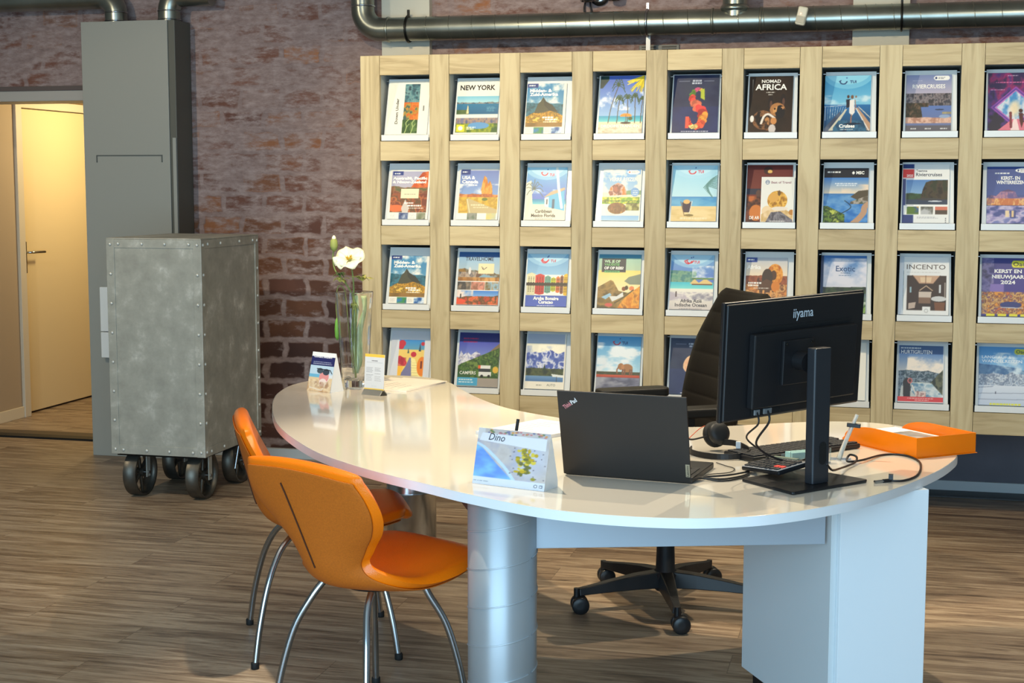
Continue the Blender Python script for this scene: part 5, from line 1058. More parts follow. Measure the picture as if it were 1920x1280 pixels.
# ------------------------------------------------------------------ orange chairs
def chair(name, label, cx, cy, ang, lx=.262, ly=.232):
    t = thing(name, label, 'chair', (cx, cy, 0), R(ang) - R(90), group=None)
    # local frame: +y = facing direction, x = sideways
    prof = [(-.258, .770), (-.246, .722), (-.231, .662), (-.215, .60), (-.199, .54), (-.180, .485), (-.145, .447), (-.08, .430), (.0, .428), (.09, .442), (.175, .458), (.24, .466), (.266, .461)]
    wid = [.240, .260, .260, .226, .170, .134, .152, .212, .240, .250, .240, .205, .165]
    crv = [.012, .020, .034, .052, .064, .060, .045, .026, .010, .0, -.004, -.004, 0.0]   # how far the edges wrap forward/up
    P_ = catmull([(y, z, 0) for y, z in prof], 5); Wv = catmull([(w, c, 0) for w, c in zip(wid, crv)], 5)
    N = len(P_); TH = .023
    # rounded ends: shrink half width near both ends
    s_ = [0.0]
    for i in range(1, N): s_.append(s_[-1] + (P_[i] - P_[i - 1]).length)
    Ls = s_[-1]
    def sect(i, side):
        p = P_[i]; a = P_[max(0, i - 1)]; b = P_[min(N - 1, i + 1)]; tg = (b - a).normalized()
        nrm = Vector((-tg.y, tg.x))   # toward the sitter (forward/up)
        if nrm.x < 0 and i < N * .4: nrm = -nrm
        if nrm.y < 0 and i >= N * .4: nrm = -nrm
        return p, nrm
    K = 26
    def ring(i, fr=1.0, th=1.0):
        p, nr = sect(i, 0); w = Wv[i].x * fr; cv = Wv[i].y
        top = []; bot = []
        for k in range(K + 1):
            u = -1 + 2 * k / K
            x = w * u; prof_t = (max(0, 1 - abs(u) ** 6)) ** .5
            off = cv * u * u
            rim = .006 * math.exp(-((abs(u) - .92) / .07) ** 2)      # puffed rim
            h1 = TH * (1.25 if i < N * .35 else 1) * prof_t * th + rim * prof_t * th
            h0 = -TH * prof_t * th * .9
            drop = -.020 * u * u * max(0, 1 - i / (N * .35)) ** 2
            top.append(Vector((x, p.x + nr.x * (off + h1), p.y + nr.y * (off + h1) + drop)))
            bot.append(Vector((x, p.x + nr.x * (off + h0), p.y + nr.y * (off + h0) + drop)))
        return top, bot
    tops = []; bots = []
    seq = []
    ext = .030
    for j, f in enumerate((.0, .25, .5, .75)):                       # rounded top end
        a = R(90 * f); seq.append((0, math.sin(a) ** .5 if f else .0, math.sin(a) ** .8, -ext * (1 - math.sin(a)) * 0 - .026 * (1 - f)))
    def shifted(i, fr, th, d):
        t_, b_ = ring(i, fr, th); p0 = P_[0] if i == 0 else P_[N - 1]; q = P_[1] if i == 0 else P_[N - 2]
        dr = (p0 - q).normalized(); sh = Vector((0, dr.x * d, dr.y * d))
        return [v + sh for v in t_], [v + sh for v in b_]
    for f in (0, 18, 36, 54, 72):
        a = R(f); tt, bb = shifted(0, .92 + .08 * math.sin(a) ** .6, math.sin(a), .026 * math.cos(a)); tops.append(tt); bots.append(bb)
    for i in range(N):
        tt, bb = ring(i); tops.append(tt); bots.append(bb)
    for f in (72, 54, 36, 18, 0):
        a = R(f); tt, bb = shifted(N - 1, .62 + .38 * math.sin(a) ** .7, math.sin(a), .034 * math.cos(a)); tops.append(tt); bots.append(bb)
    Mx = len(tops)
    def flat(rows): return [v for r_ in rows for v in r_]
    q = [(j * (K + 1) + k, j * (K + 1) + k + 1, (j + 1) * (K + 1) + k + 1, (j + 1) * (K + 1) + k) for j in range(Mx - 1) for k in range(K)]
    # rim band belongs to the leather pad; the outer panel is inset a little
    pad = MB(); pad.add(flat(tops) + flat(bots), q + [tuple(i + Mx * (K + 1) for i in f) for f in q], 0, True)
    pad.build('leather_pad', M_leather, t, subs=1)
    K2 = 12
    def bring(j):
        r_ = bots[j]; out = []
        for k in range(K + 1):
            if 1 <= k <= K - 1: out.append(r_[k])
        return out
    rows = []
    for j in range(4, Mx - 7):
        r_ = bring(j); i = min(max(j - 5, 0), N - 1); p, nr = sect(i, 0); sh = Vector((0, -nr.x * .003, -nr.y * .003))
        rows.append([v + sh for v in r_])
    kk = K - 1
    q2 = [(j * kk + k, j * kk + k + 1, (j + 1) * kk + k + 1, (j + 1) * kk + k) for j in range(len(rows) - 1) for k in range(kk - 1)]
    o = MB().add(flat(rows), q2, 0, True).build('back_cover', M_fabric, t, solid=.004, subs=1)
    # dart seam down the back cover
    mid = [r_[kk // 2] + Vector((-.065 * (1 - j / 20) ** 1.2, -.0035, -.001)) for j, r_ in enumerate(rows[5:26])]
    MB().tube(mid, .0022, 6).build('dart_seam', M_dark_seam, o)
    for sx in (-1, 1):
        for sy in (-1, 1):
            a0 = Vector((.07 * sx, .06 * sy + .02, .395)); 
            pts = catmull([(.10 * sx, .10 * sy + .01, .405), (lx * .60 * sx, ly * .60 * sy, .36), (lx * .78 * sx, ly * .78 * sy, .27), (lx * .92 * sx, ly * .92 * sy, .135), (lx * sx, ly * sy, .004)], 6)
            lg = MB().tube(pts, .0105, 14).build('leg', M_chrome, t)
            MB().lathe([(.0125, 0), (.0135, .004), (.0135, .018), (.0115, .022)], 14, (lx * sx, ly * sy, 0)).build('rubber_foot', M_rubber, lg)
    MB().lathe([(.09, 0), (.095, .006), (.08, .018), (.07, .022)], 24, (0, .02, .392)).build('seat_mount', M_black, t)
    return t
chair('orange_chair', 'orange leather shell chair in front, its fabric back toward the camera', 1.066, -2.912, 63, .195, .205)
chair('orange_chair', 'orange leather shell chair behind, nearest the metal cart', .665, -2.285, 26, .245, .232)

# ------------------------------------------------------------------ black office chair
oc = thing('office_chair', 'black office chair behind the desk with a ribbed back and armrests', 'chair', (1.735, -1.55, 0), R(212))
# local +x = facing
star = (213 - 212, 285 - 212, 357 - 212, 69 - 212, 141 - 212)
hub = MB(); hub.lathe([(.035, .055), (.05, .07), (.052, .12), (.036, .135), (.030, .30), (.024, .31), (.022, .43)], 24); hub.build('gas_column', M_black, oc)
for a in star:
    M_ = Matrix.Rotation(R(a), 4, 'Z')
    m = MB()
    secs = [(.03, .10, .034, .03), (.12, .098, .030, .026), (.22, .09, .024, .020), (.30, .082, .019, .015), (.345, .078, .017, .013)]
    rows = []
    for x, z, hw, hh in secs: rows.append([Vector((x, yy, zz)) for yy, zz in ((-hw, z - hh), (-hw * .7, z + hh), (hw * .7, z + hh), (hw, z - hh))])
    vs = [M_ @ v for r_ in rows for v in r_]
    fs = [(i * 4 + k, i * 4 + (k + 1) % 4, (i + 1) * 4 + (k + 1) % 4, (i + 1) * 4 + k) for i in range(len(rows) - 1) for k in range(4)] + [(0, 1, 2, 3), (16, 17, 18, 19)]
    m.add(vs, fs)
    m.tube([M_ @ Vector((.352, 0, .092)), M_ @ Vector((.352, 0, .045))], .011, 10)
    leg = m.build('base_leg', M_black, oc, bevel=.003)
    cw = MB(); Mc = M_ @ Matrix.Translation((.352, 0, 0)) @ Matrix.Rotation(R(-212 - a + 12 + (a * 7) % 23), 4, 'Z')
    for yy in (-.019, .019):
        cw.lathe([(.010, -.012), (.028, -.012), (.032, -.008), (.032, .008), (.028, .012), (.010, .012)], 24, M=Mc @ Matrix.Translation((.012, yy, .032)) @ Matrix.Rotation(R(90), 4, 'X'))
    cw.box(-.008, .02, -.007, .007, .02, .056, M=Mc)
    cw.build('caster', mat('caster_black', (30, 31, 33), .35), leg)
def slab(rows, mt, name, par, subs=1):
    """rows of (centre, halfwidth, thickness, normal, side) -> cushion"""
    m = MB(); K = 10; T = []; B = []
    for c, w, th, nr, cv in rows:
        c = Vector(c); nr = Vector(nr).normalized()
        T.append([c + Vector((0, w * (-1 + 2 * k / K), 0)) + nr * (th * (1 - abs(-1 + 2 * k / K) ** 5) ** .5 * .5 + cv * (-1 + 2 * k / K) ** 2) for k in range(K + 1)])
        B.append([c + Vector((0, w * (-1 + 2 * k / K), 0)) + nr * (-th * (1 - abs(-1 + 2 * k / K) ** 5) ** .5 * .5 + cv * (-1 + 2 * k / K) ** 2) for k in range(K + 1)])
    n = len(rows); q = [(j * (K + 1) + k, j * (K + 1) + k + 1, (j + 1) * (K + 1) + k + 1, (j + 1) * (K + 1) + k) for j in range(n - 1) for k in range(K)]
    m.add([v for r_ in T for v in r_] + [v for r_ in B for v in r_], q + [tuple(i + n * (K + 1) for i in f) for f in q], 0, True)
    return m.build(name, mt, par, subs=subs)
UX = .06
# seat
slab([((x_ + UX, y_, z_), w_, t_, n_, c_) for (x_, y_, z_), w_, t_, n_, c_ in [((-.23, 0, .485), .20, .004, (0, 0, 1), 0), ((-.225, 0, .485), .22, .05, (0, 0, 1), .01), ((-.1, 0, .478), .245, .08, (0, 0, 1), .012), ((.1, 0, .478), .245, .085, (0, 0, 1), .012), ((.2, 0, .476), .235, .07, (0, 0, 1), .006), ((.25, 0, .465), .21, .04, (0, 0, 1), 0), ((.262, 0, .46), .19, .004, (0, 0, 1), 0)]], M_black_soft, 'seat', oc)
# back with ribs: s from bottom to top
rows = []
NB = 150
for j in range(NB + 1):
    f = j / NB; z = .53 + .62 * f; x = UX - .235 - .02 * math.sin(f * math.pi) * -1 - .17 * f ** 1.35
    w = .20 + .045 * math.sin(min(1, f * 1.5) * math.pi * .5) - .05 * max(0, f - .7) / .3
    rib = (f * 8.2) % 1; th = .046 + .018 * abs(math.sin(rib * math.pi)) ** .22
    if f > .955: th *= max(.08, max(0, 1 - ((f - .955) / .045) ** 2) ** .5); w -= .03 * ((f - .955) / .045) ** 2
    if f < .04: th *= max(.08, (f / .04) ** .5)
    rows.append(((x, 0, z), w, th, (.97, 0, .24), .035))
slab(rows, M_black_soft, 'backrest', oc, subs=0)
m = MB(); m.tube(catmull([(.0, 0, .425), (-.14, 0, .42), (-.24, 0, .47), (-.255, 0, .62), (-.27, 0, .76)], 6), [.02] * 25, 10); m.box(-.16, .12, -.12, .12, .41, .438); m.build('back_support', M_black, oc, bevel=.004)
for sy in (-1, 1):
    m = MB(); m.tube(catmull([(UX, .15 * sy, .43), (UX, .25 * sy, .44), (UX, .275 * sy, .50), (UX, .275 * sy, .72)], 6), .016, 10); m.box(UX - .045, UX + .045, .255 * sy - .02, .255 * sy + .02, .70, .742)
    ar_ = m.build('armrest', M_black, oc, bevel=.004)
    pl_ = rrect(-.175, .115, -.042, .042, .03)
    MB().prism(pl_, .742, .776, 0, M=Matrix.Translation((UX, .262 * sy, 0)), smooth=False).build('arm_pad', mat('arm_pad_rubber', (30, 29, 27), .5, spec=.3), ar_, bevel=.008, seg=3)

# ------------------------------------------------------------------ things on the desk
TZ = .7401
def frame(x, y, z, yaw, tilt=0, roll=0):
    return Matrix.Translation((x, y, z)) @ Matrix.Rotation(R(yaw), 4, 'Z') @ Matrix.Rotation(R(tilt), 4, 'X') @ Matrix.Rotation(R(roll), 4, 'Y')
def mthing(name, label, cat, M, group=None):
    t = thing(name, label, cat, (0, 0, 0), group=group); t.matrix_world = M
    return t
# monitor
MC = (2.254, -2.774, 1.083); MYAW = 49.55
mo = thing('monitor', 'black computer monitor seen from behind on a square base, right half of the desk', 'monitor', (2.307, -2.81, TZ), R(MYAW))
# local: +x right along the panel, -y toward the camera, +y screen side
v = Matrix.Rotation(-R(MYAW), 4, 'Z') @ (Vector(MC) - Vector((2.307, -2.81, TZ)))
PM = Matrix.Translation(v) @ Matrix.Rotation(R(3.8), 4, 'X') @ Matrix.Rotation(R(-1.4), 4, 'Y')
pan = MB().box(-.27, .27, 0, .012, -.1625, .1625, M=PM).build('screen_housing', M_black, mo, bevel=.003)
MB().box(-.268, .268, .0122, .016, -.1605, .1605, M=PM).build('screen_bezel', mat('screen_black_glass', (10, 10, 12), .1), pan, bevel=.002)
MB().box(-.267, .262, -.010, -.0002, -.158, .158, M=PM).build('rear_shell', M_black, pan, bevel=.008, seg=3)
MB().box(-.185, .215, -.034, -.0102, -.128, .075, M=PM).build('rear_bulge', M_black, pan, bevel=.004)
MB().box(-.14, .21, -.0125, -.0101, .082, .090, M=PM).build('vent_slot', mat('deep_black', (6, 6, 7), .8), pan)
MB().box(-.165, -.06, -.0145, -.0103, -.15, -.132, M=PM).build('port_recess', mat('deep_black', (6, 6, 7), .8), pan)
for x0, x1 in ((-.160, -.140), (-.125, -.095)): MB().box(x0, x1, -.0195, -.0146, -.149, -.134, M=PM).build('cable_plug', mat('port_steel', (150, 156, 160), .35, metal=.6), pan, bevel=.001)
lettering('brand_lettering', [('iiyama', -.022, .106, .027, (186, 196, 204), .078, 'l', 0, .01)], pan, PM @ Matrix.Translation((-.0, -.0105, 0)) @ Matrix.Rotation(R(90), 4, 'X'))
MB().box(-.085, .03, -.044, -.0342, -.07, .052, M=PM).build('mount_plate', M_black, pan, bevel=.002)
for x in (-.075, .02): MB().lathe([(.004, 0), (.003, .002)], 10, M=PM @ Matrix.Translation((x, -.0442, .042)) @ Matrix.Rotation(R(90), 4, 'X')).build('mount_screw', M_axle, pan)
PX = -.032
MB().tube([PM @ Vector((-.03, -.0445, -.005)), PM @ Vector((-.03, -.082, -.005))], .026, 20).build('tilt_hinge', M_black, mo)
m = MB(); pl_ = rrect(PX - .032, PX + .032, -.068, -.036, .006)
m.prism(pl_, .009, .375, 0); m.build('stand_column', mat('stand_black', (36, 39, 44), .38), mo, bevel=.002)
sl = rrect(-.013, .013, 0, .062, .0128, 6)
MB().prism(sl, 0, .0012, 0, M=Matrix.Translation((PX + .004, -.0682, .06)) @ Matrix.Rotation(R(90), 4, 'X')).build('cable_slot', mat('deep_black', (6, 6, 7), .8), mo)
MB().prism([(-.176, -.1), (-.170, -.104), (.108, -.104), (.118, -.098), (.098, .102), (.09, .11), (-.15, .11), (-.158, .102)], 0, .0085, 0).build('stand_base', M_black, mo, bevel=.003)

# laptop
LC = Vector((1.8155, -2.942, 0)); LYAW = -7.5
lp = thing('laptop', 'black laptop with its open lid turned to the camera', 'laptop', (LC.x, LC.y + .03, TZ), R(LYAW))
LM = Matrix.Translation((0, -.004, .004)) @ Matrix.Rotation(R(14.2), 4, 'X')
ld = MB().box(-.183, .183, 0, .006, .0, .250, M=LM).build('lid', M_lid, lp, bevel=.0025, seg=3)
MB().box(-.178, .178, .0062, .0072, .006, .246, M=LM).build('display', mat('screen_black_glass', (10, 10, 12), .1), ld)
bs = MB().box(-.183, .183, .008, .252, .0005, .017).build('keyboard_base', M_black, lp, bevel=.003)
m = MB()
for r_ in range(6):
    for c_ in range(15): m.box(-.172 + c_ * .023, -.152 + c_ * .023, .03 + r_ * .019, .046 + r_ * .019, .0172, .019)
o = m.build('laptop_keys', M_keys, bs); o['kind'] = 'stuff'
LT = LM @ Matrix.Translation((0, -.0004, 0)) @ Matrix.Rotation(R(90), 4, 'X')
lettering('lid_lettering', [('Think', -.163, .196, .0125, (190, 120, 124), .026, 'l', 34, .03), ('Pad', -.141, .211, .0125, (206, 206, 206), .019, 'l', 34, .03)], ld, LT)
MB().box(.170, .1815, -.0010, -.0002, .018, .055, M=LM).build('maker_badge', mat('badge_silver', (186, 176, 150), .3, metal=.6), ld)
lettering('badge_lettering', [('Lenovo', .1785, .020, .0065, (60, 54, 46), .032, 'l', 90, .02)], ld, LM @ Matrix.Translation((0, -.0013, 0)) @ Matrix.Rotation(R(90), 4, 'X'))

# keyboard
kb = thing('keyboard', 'black full-size keyboard lying behind the monitor stand', 'keyboard', (2.235, -2.375, TZ), R(47))
kp = MB().box(-.22, .22, -.066, .066, .001, .016).build('keyboard_body', M_black, kb, bevel=.004)
m = MB()
for r_ in range(6):
    for c_ in range(20):
        if c_ in (15, 19) and r_ in (1, 3): continue
        x0 = -.212 + c_ * .0213 + (.004 if c_ > 14 else 0); m.box(x0, x0 + .0178, -.058 + r_ * .0195, -.0415 + r_ * .0195, .0162, .0205)
o = m.build('keys', M_keys, kp, bevel=.0015); o['kind'] = 'stuff'
for sx in (-1, 1): MB().box(.17 * sx - .012, .17 * sx + .012, .045, .06, -.0001, .001).build('rubber_pad', M_rubber, kb)

# calculator
ca = mthing('calculator', 'dark desk calculator with grey keys and two red keys, leaning on the monitor base', 'calculator', frame(2.213, -2.757, .7625, -48, 0, 0) @ Matrix.Rotation(R(9), 4, 'X') @ Matrix.Rotation(R(-5), 4, 'Y'))
cb = MB().box(-.085, .085, -.06, .06, 0, .012).build('calculator_body', M_black, ca, bevel=.004)
MB().box(-.083, .083, -.059, .045, .0122, .0135).build('key_deck', mat('calculator_silver', (150, 152, 156), .4), cb, bevel=.001)
for r_ in range(5):
    for c_ in range(7):
        red = (c_ in (5, 6) and r_ == 1)
        MB().box(-.077 + c_ * .0222, -.0595 + c_ * .0222, -.054 + r_ * .0185, -.040 + r_ * .0185, .0137, .0175).build('key', mat('red_key', (226, 70, 60), .5) if red else M_keys, cb, bevel=.0015)
MB().box(-.078, .03, .048, .058, .0122, .0150).build('display', mat('lcd_grey', (120, 134, 120), .3), cb)

# headset
hs = thing('headset', 'black telephone headset lying between the laptop and the keyboard', 'headset', (2.035, -2.44, TZ), R(10))
E1 = Vector((-.015, .03, .056))
Me = Matrix.Translation(E1) @ Matrix.Rotation(R(70), 4, 'X') @ Matrix.Rotation(R(25), 4, 'Y')
ear = MB().lathe([(.012, -.016), (.030, -.014), (.035, -.008), (.035, .002), (.031, .010), (.018, .014)], 28, M=Me).build('ear_cup', mat('headset_black', (26, 28, 30), .5), hs)
MB().lathe([(.034, 0), (.040, .004), (.040, .014), (.030, .020), (.014, .018)], 28, M=Me @ Matrix.Translation((0, 0, -.035))).build('ear_cushion', M_rubber, ear)
band = catmull([(-.005, .02, .03), (.035, -.005, .030), (.070, -.055, .018), (.045, -.105, .012), (-.02, -.118, .010), (-.075, -.09, .010), (-.105, -.05, .012), (-.10, -.01, .014)], 6)
m = MB()
for i in range(len(band) - 1):
    pass
vs = []; fs = []
for i, p in enumerate(band):
    a = band[max(0, i - 1)]; b = band[min(len(band) - 1, i + 1)]; tg = (b - a).normalized(); nn = Vector((tg.y, -tg.x, 0)).normalized()
    for dn, dz in ((-.002, -.009), (.002, -.009), (.002, .009), (-.002, .009)): vs.append(p + nn * dn + Vector((0, 0, dz)))
for i in range(len(band) - 1):
    for k in range(4): fs.append((i * 4 + k, i * 4 + (k + 1) % 4, (i + 1) * 4 + (k + 1) % 4, (i + 1) * 4 + k))
m.add(vs, fs, 0, False); m.build('headband', M_black, hs, bevel=.001)
MB().tube(catmull([(-.02, .03, .05), (-.06, .02, .045), (-.10, .0, .04), (-.12, -.005, .05)], 6), .0028, 8).build('microphone_boom', M_black, hs)
MB().lathe([(.002, -.012), (.006, -.008), (.006, .008), (.002, .012)], 12, (-.122, -.005, .052)).build('microphone', M_rubber, hs)
MB().box(.038, .052, -.034, -.026, .022, .042, M=Matrix.Rotation(R(-12), 4, 'Z')).build('band_sticker', M_paper, hs)
MB().tube(catmull([(-.02, .045, .07), (-.06, .055, .072), (-.10, .05, .04), (-.135, .03, .006)], 6), .0012, 6).build('ear_wire', mat('orange_wire', (214, 90, 40), .5), hs)

# acrylic card holder and clear rod stand
ch = thing('card_holder', 'small clear acrylic box with pale teal cards beside the monitor column', 'holder', (2.282, -2.548, TZ), R(38))
MB().box(-.07, .07, -.022, .022, 0, .003).build('holder_base', M_acryl, ch)
m = MB(); m.box(-.07, .07, -.0245, -.0225, 0, .044); m.build('front_wall', M_acryl, ch)
m = MB(); m.box(-.07, .07, .0225, .0245, 0, .03); m.build('rear_wall', M_acryl, ch)
cg = tag(MB().box(-.06, .055, -.018, .018, 0, .034).build('business_cards', mat('teal_card', (150, 196, 196), .5)), 'stack of pale teal business cards inside the clear acrylic box', 'cards'); cg.location = (2.282, -2.548, TZ + .0031); cg.rotation_euler = (0, 0, R(38))
rs = thing('clear_rod_stand', 'clear acrylic rod with a black clip, standing in front of the orange tray', 'stand', (2.378, -2.465, TZ), R(0))
MB().prism(rrect(-.03, .03, -.02, .02, .006), 0, .003, 0).build('stand_foot', M_acryl, rs)
MB().tube([(-.004, 0, .003), (.01, .004, .045), (.045, .010, .135)], [.008, .0065, .0055], 14).build('clear_rod', mat('frosted_acrylic', (226, 228, 222), .15, trans=.55, ior=1.35), rs)
MB().box(-.020, .020, -.007, .007, -.006, .006, M=Matrix.Translation((.036, .008, .103)) @ Matrix.Rotation(R(4), 4, 'Y')).build('clip', M_black, rs, bevel=.002)

# orange letter tray
TC = Vector((2.596, -2.395, 0)); tu = Vector((.559, .829, 0)); tv = Vector((-.641, .767, 0)).normalized()
tu = Vector((tv.y, -tv.x, 0))
TM = Matrix.Identity(4)
for c_, q in enumerate((tu, tv, Vector((0, 0, 1)))):
    for r_ in range(3): TM[r_][c_] = q[r_]
TM.translation = Vector((TC.x, TC.y, TZ))
tr = mthing('letter_tray', 'orange translucent plastic letter tray at the right end of the desk', 'tray', TM)
TW, TL, TH_ = .230, .345, .062
MB().box(0, TW, 0, TL, .002, .005).build('tray_bottom', M_orange_pl, tr, bevel=.001)
def side(x0):
    prof = [(0, .002), (0, TH_), (TL * .55, TH_)] + [(TL * .55 + TL * .42 * math.sin(R(a)), TH_ - .045 * (1 - math.cos(R(a)))) for a in range(10, 91, 10)] + [(TL, .010), (TL, .002)]
    m = MB(); nn = len(prof)
    m.add([(x0, y, z) for y, z in prof] + [(x0 + .003, y, z) for y, z in prof], [list(range(nn)), list(range(nn, 2 * nn))[::-1]] + [(i, (i + 1) % nn, nn + (i + 1) % nn, nn + i) for i in range(nn)])
    return m.build('tray_side', M_orange_pl, tr, bevel=.0008)
side(0); side(TW - .003)
MB().box(.003, TW - .003, 0, .003, .002, TH_).build('tray_end', M_orange_pl, tr, bevel=.0008)
MB().box(-.004, TW + .004, -.004, TL, 0, .0019).build('tray_rim', M_orange_pl, tr, bevel=.0008)
def sheet(name, label, cat, M, w, h, th, marks=None, mt=None, group=None):
    t = mthing(name, label, cat, M, group)
    MB().box(0, w, 0, h, 0, th).build('sheets', mt or M_paper, t, bevel=.0004)
    if marks:
        m = MB()
        for x0, y0, x1, y1 in marks: m.box(x0, x1, y0, y1, th + .0001, th + .0003)
        m.build('printed_lines', mat('grey_print', (150, 150, 156), .7), t)
    return t
rnd = random.Random(4)
def lines(w, h, n, x0=.02, f=.8):
    return [(x0, h - .03 - k * (h - .05) / n, x0 + (w - 2 * x0) * (.4 + .6 * rnd.random()) * f, h - .0275 - k * (h - .05) / n) for k in range(n)]
sheet('paper_stack', 'loose stack of printed papers inside the orange tray', 'papers', TM @ Matrix.Translation((.012, .02, .0055)) @ Matrix.Rotation(R(1), 4, 'Z'), .205, .297, .022, None)
o = sheet('magazine', 'magazine with a grey photo on top of the papers in the orange tray', 'magazine', TM @ Matrix.Translation((.014, .045, .0278)) @ Matrix.Rotation(R(2), 4, 'Z'), .20, .283, .004, None)
MB().box(.06, .185, .03, .20, .0041, .0044).build('cover_photo', mat('grey_photo', (150, 148, 146), .4, var=.5, vscale=18), o)

# free cable on the right and the cables of monitor and laptop
def cable(name, label, pts, r=.0032, mt=M_black, plug=None, n=8):
    t = thing(name, label, 'cable', (0, 0, 0))
    MB().tube(catmull(pts, n), r, 8).build('cable_sheath', mt, t)
    return t
cz = TZ + .0034
t = cable('usb_cable', 'black cable looping from the monitor column to the desk edge, plug at its end', [(2.352, -2.865, .80), (2.365, -2.80, .772), (2.385, -2.66, .752), (2.42, -2.545, .748), (2.425, -2.50, .757), (2.405, -2.50, .762), (2.40, -2.54, .750), (2.44, -2.50, .748), (2.50, -2.37, cz), (2.56, -2.36, cz), (2.60, -2.44, cz), (2.605, -2.56, cz), (2.59, -2.68, cz), (2.555, -2.755, cz), (2.52, -2.765, cz)])
MB().tube([(2.52, -2.765, cz + .001), (2.500, -2.780, cz + .001)], .0055, 10).build('plug_body', M_black, t); MB().tube([(2.500, -2.780, cz + .001), (2.478, -2.797, cz + .001)], .0042, 10).build('plug_tip', M_chrome, t)
MB().box(2.515, 2.527, -2.772, -2.758, cz + .004, cz + .018).build('cable_tie', M_black, t)
wp = lambda x, y, z: tuple(mo_M @ (PM @ Vector((x, y, z))))
mo_M = Matrix.Translation((2.307, -2.81, TZ)) @ Matrix.Rotation(R(MYAW), 4, 'Z')
cable('monitor_cable', 'black cable hanging from the monitor ports to the right through the column', [wp(-.11, -.018, -.141), wp(-.115, -.03, -.17), (2.16, -2.83, .84), (2.21, -2.76, .79), (2.27, -2.70, .775), (2.31, -2.68, .79), (2.325, -2.75, .81)])
cable('monitor_power_cable', 'black cable dropping from the monitor ports straight to the calculator', [wp(-.15, -.018, -.141), wp(-.155, -.03, -.17), (2.135, -2.85, .86), (2.175, -2.74, .80), (2.185, -2.66, .765), (2.18, -2.62, TZ + .02), (2.12, -2.60, cz)], .0026)
for k, (dy, z) in enumerate(((0, 0), (.012, .004), (-.012, 0))):
    cable('laptop_cable', ('upper', 'middle', 'lower')[k] + ' one of the black cables running from the laptop side to the calculator', [(1.995, -2.915 + dy, .752), (2.02, -2.87 + dy, .748), (2.06, -2.86 + dy * 2, cz + z), (2.10, -2.83 + dy * 2.5, cz + z), (2.135, -2.76 + dy * 2, cz + z), (2.12, -2.68 + dy, cz + z)], .0026)
tag(MB().tube(catmull([(2.03, -2.62, cz), (2.06, -2.66, cz), (2.09, -2.70, cz), (2.08, -2.76, cz), (2.03, -2.80, cz), (2.0, -2.86, cz)], 8), .0014, 6).build('thin_cable', M_black), 'thin black wire curling between headset and laptop', 'cable')

# name card
dn = thing('name_card', 'folded beach photo name card reading Dino in front of the laptop', 'sign', (1.5345, -3.0595, TZ), R(-16.3))
wd = .224; hh = .148; dp = .075
p = Pt(50, (186, 176, 170)); p.tex(FULL, [(184, 172, 166), (196, 186, 180), (172, 168, 178)], 4, 4); p.poly([(0, .30), (.10, .36), (.30, .60), (.54, .86), (0, .86)], (120, 176, 224)); p.tex(FULL, [(106, 146, 214), (130, 186, 228), (116, 166, 222)], 2, 3, mask=p.last)
p.curve([(0, .27), (.12, .34), (.30, .52), (.44, .68), (.56, .86)], .05, (190, 210, 226)); p.ell(.78, .5, .3, .4, (190, 200, 226), .5, soft=1, b=(.3, 0, 1, .86))
rr = p.rs
for k in range(46):
    a = rr.rand(); x = .66 + .10 * rr.randn() * .6 + .04 * a; y = .32 + .50 * a; p.ell(x, y, .02 + .02 * rr.rand(), .02 + .02 * rr.rand(), [(190, 160, 40), (150, 140, 50), (214, 190, 70), (110, 110, 60)][k % 4])
for k in range(26): p.ell(.48 + .5 * rr.rand(), .25 + .6 * rr.rand(), .009, .010, (110, 100, 110))
for k in range(40): p.ell(.12 + .86 * rr.rand(), .02 + .06 * rr.rand(), .018, .016, [(214, 150, 80), (170, 120, 120), (110, 130, 90), (196, 130, 130), (120, 120, 150)][k % 5])
p.rect(0, 0, .1, .2, (206, 200, 196)); p.poly([(.065, .085), (.955, .10), (.955, .31), (.035, .22)], (220, 218, 222)); p.rect(0, .86, 1, 1, (214, 218, 226)); p.bars(.02, .925, .30, 1, (150, 160, 170), h=.016); 
p.ell(.87, .925, .025, .03, (110, 116, 130)); p.ell(.87, .925, .014, .018, (238, 240, 246)); p.rect(.92, .90, .965, .95, (110, 116, 130)); p.rect(.93, .915, .955, .935, (238, 240, 246))
lean = math.degrees(math.atan2(dp / 2, hh))
FMx = Matrix.Translation((0, -dp / 2, .0)) @ Matrix.Rotation(R(-lean), 4, 'X') @ Matrix.Rotation(R(90), 4, 'X')
cover_mesh('front_panel', p, wd, hh * 1.03, FMx, dn, .0012)
lettering('name_lettering', [('Dino', -.078, .122, .020, (56, 56, 62), .05, 'l', -2, .0)], dn, FMx @ Matrix.Translation((0, 0, .0018)) @ Matrix(((1, .25, 0, -.03), (0, 1, 0, 0), (0, 0, 1, 0), (0, 0, 0, 1))))
m = MB(); m.prism([(-dp / 2 + .0014, 0), (dp / 2, 0), (dp / 2, .018), (.001, hh), (-.0005, hh)], wd / 2 - .0016, wd / 2 - .0004, 0, M=Matrix(((0, 0, 1, 0), (1, 0, 0, 0), (0, 1, 0, 0), (0, 0, 0, 1)))); m.build('side_flap', M_paper, dn)
m = MB(); m.prism([(dp / 2 - .001, 0), (dp / 2, 0), (.002, hh), (.001, hh)], -wd / 2, wd / 2 - .002, 0, M=Matrix(((0, 0, 1, 0), (1, 0, 0, 0), (0, 1, 0, 0), (0, 0, 0, 1)))); m.build('rear_panel', M_paper, dn)
pn = tag(MB().tube([(1.498, -2.985, TZ + .0045), (1.505, -2.93, TZ + .115), (1.508, -2.915, TZ + .156)], [.0035, .0045, .0045], 10).build('pen', M_black), 'dark pen standing up behind the name card', 'pen')
pn2 = None

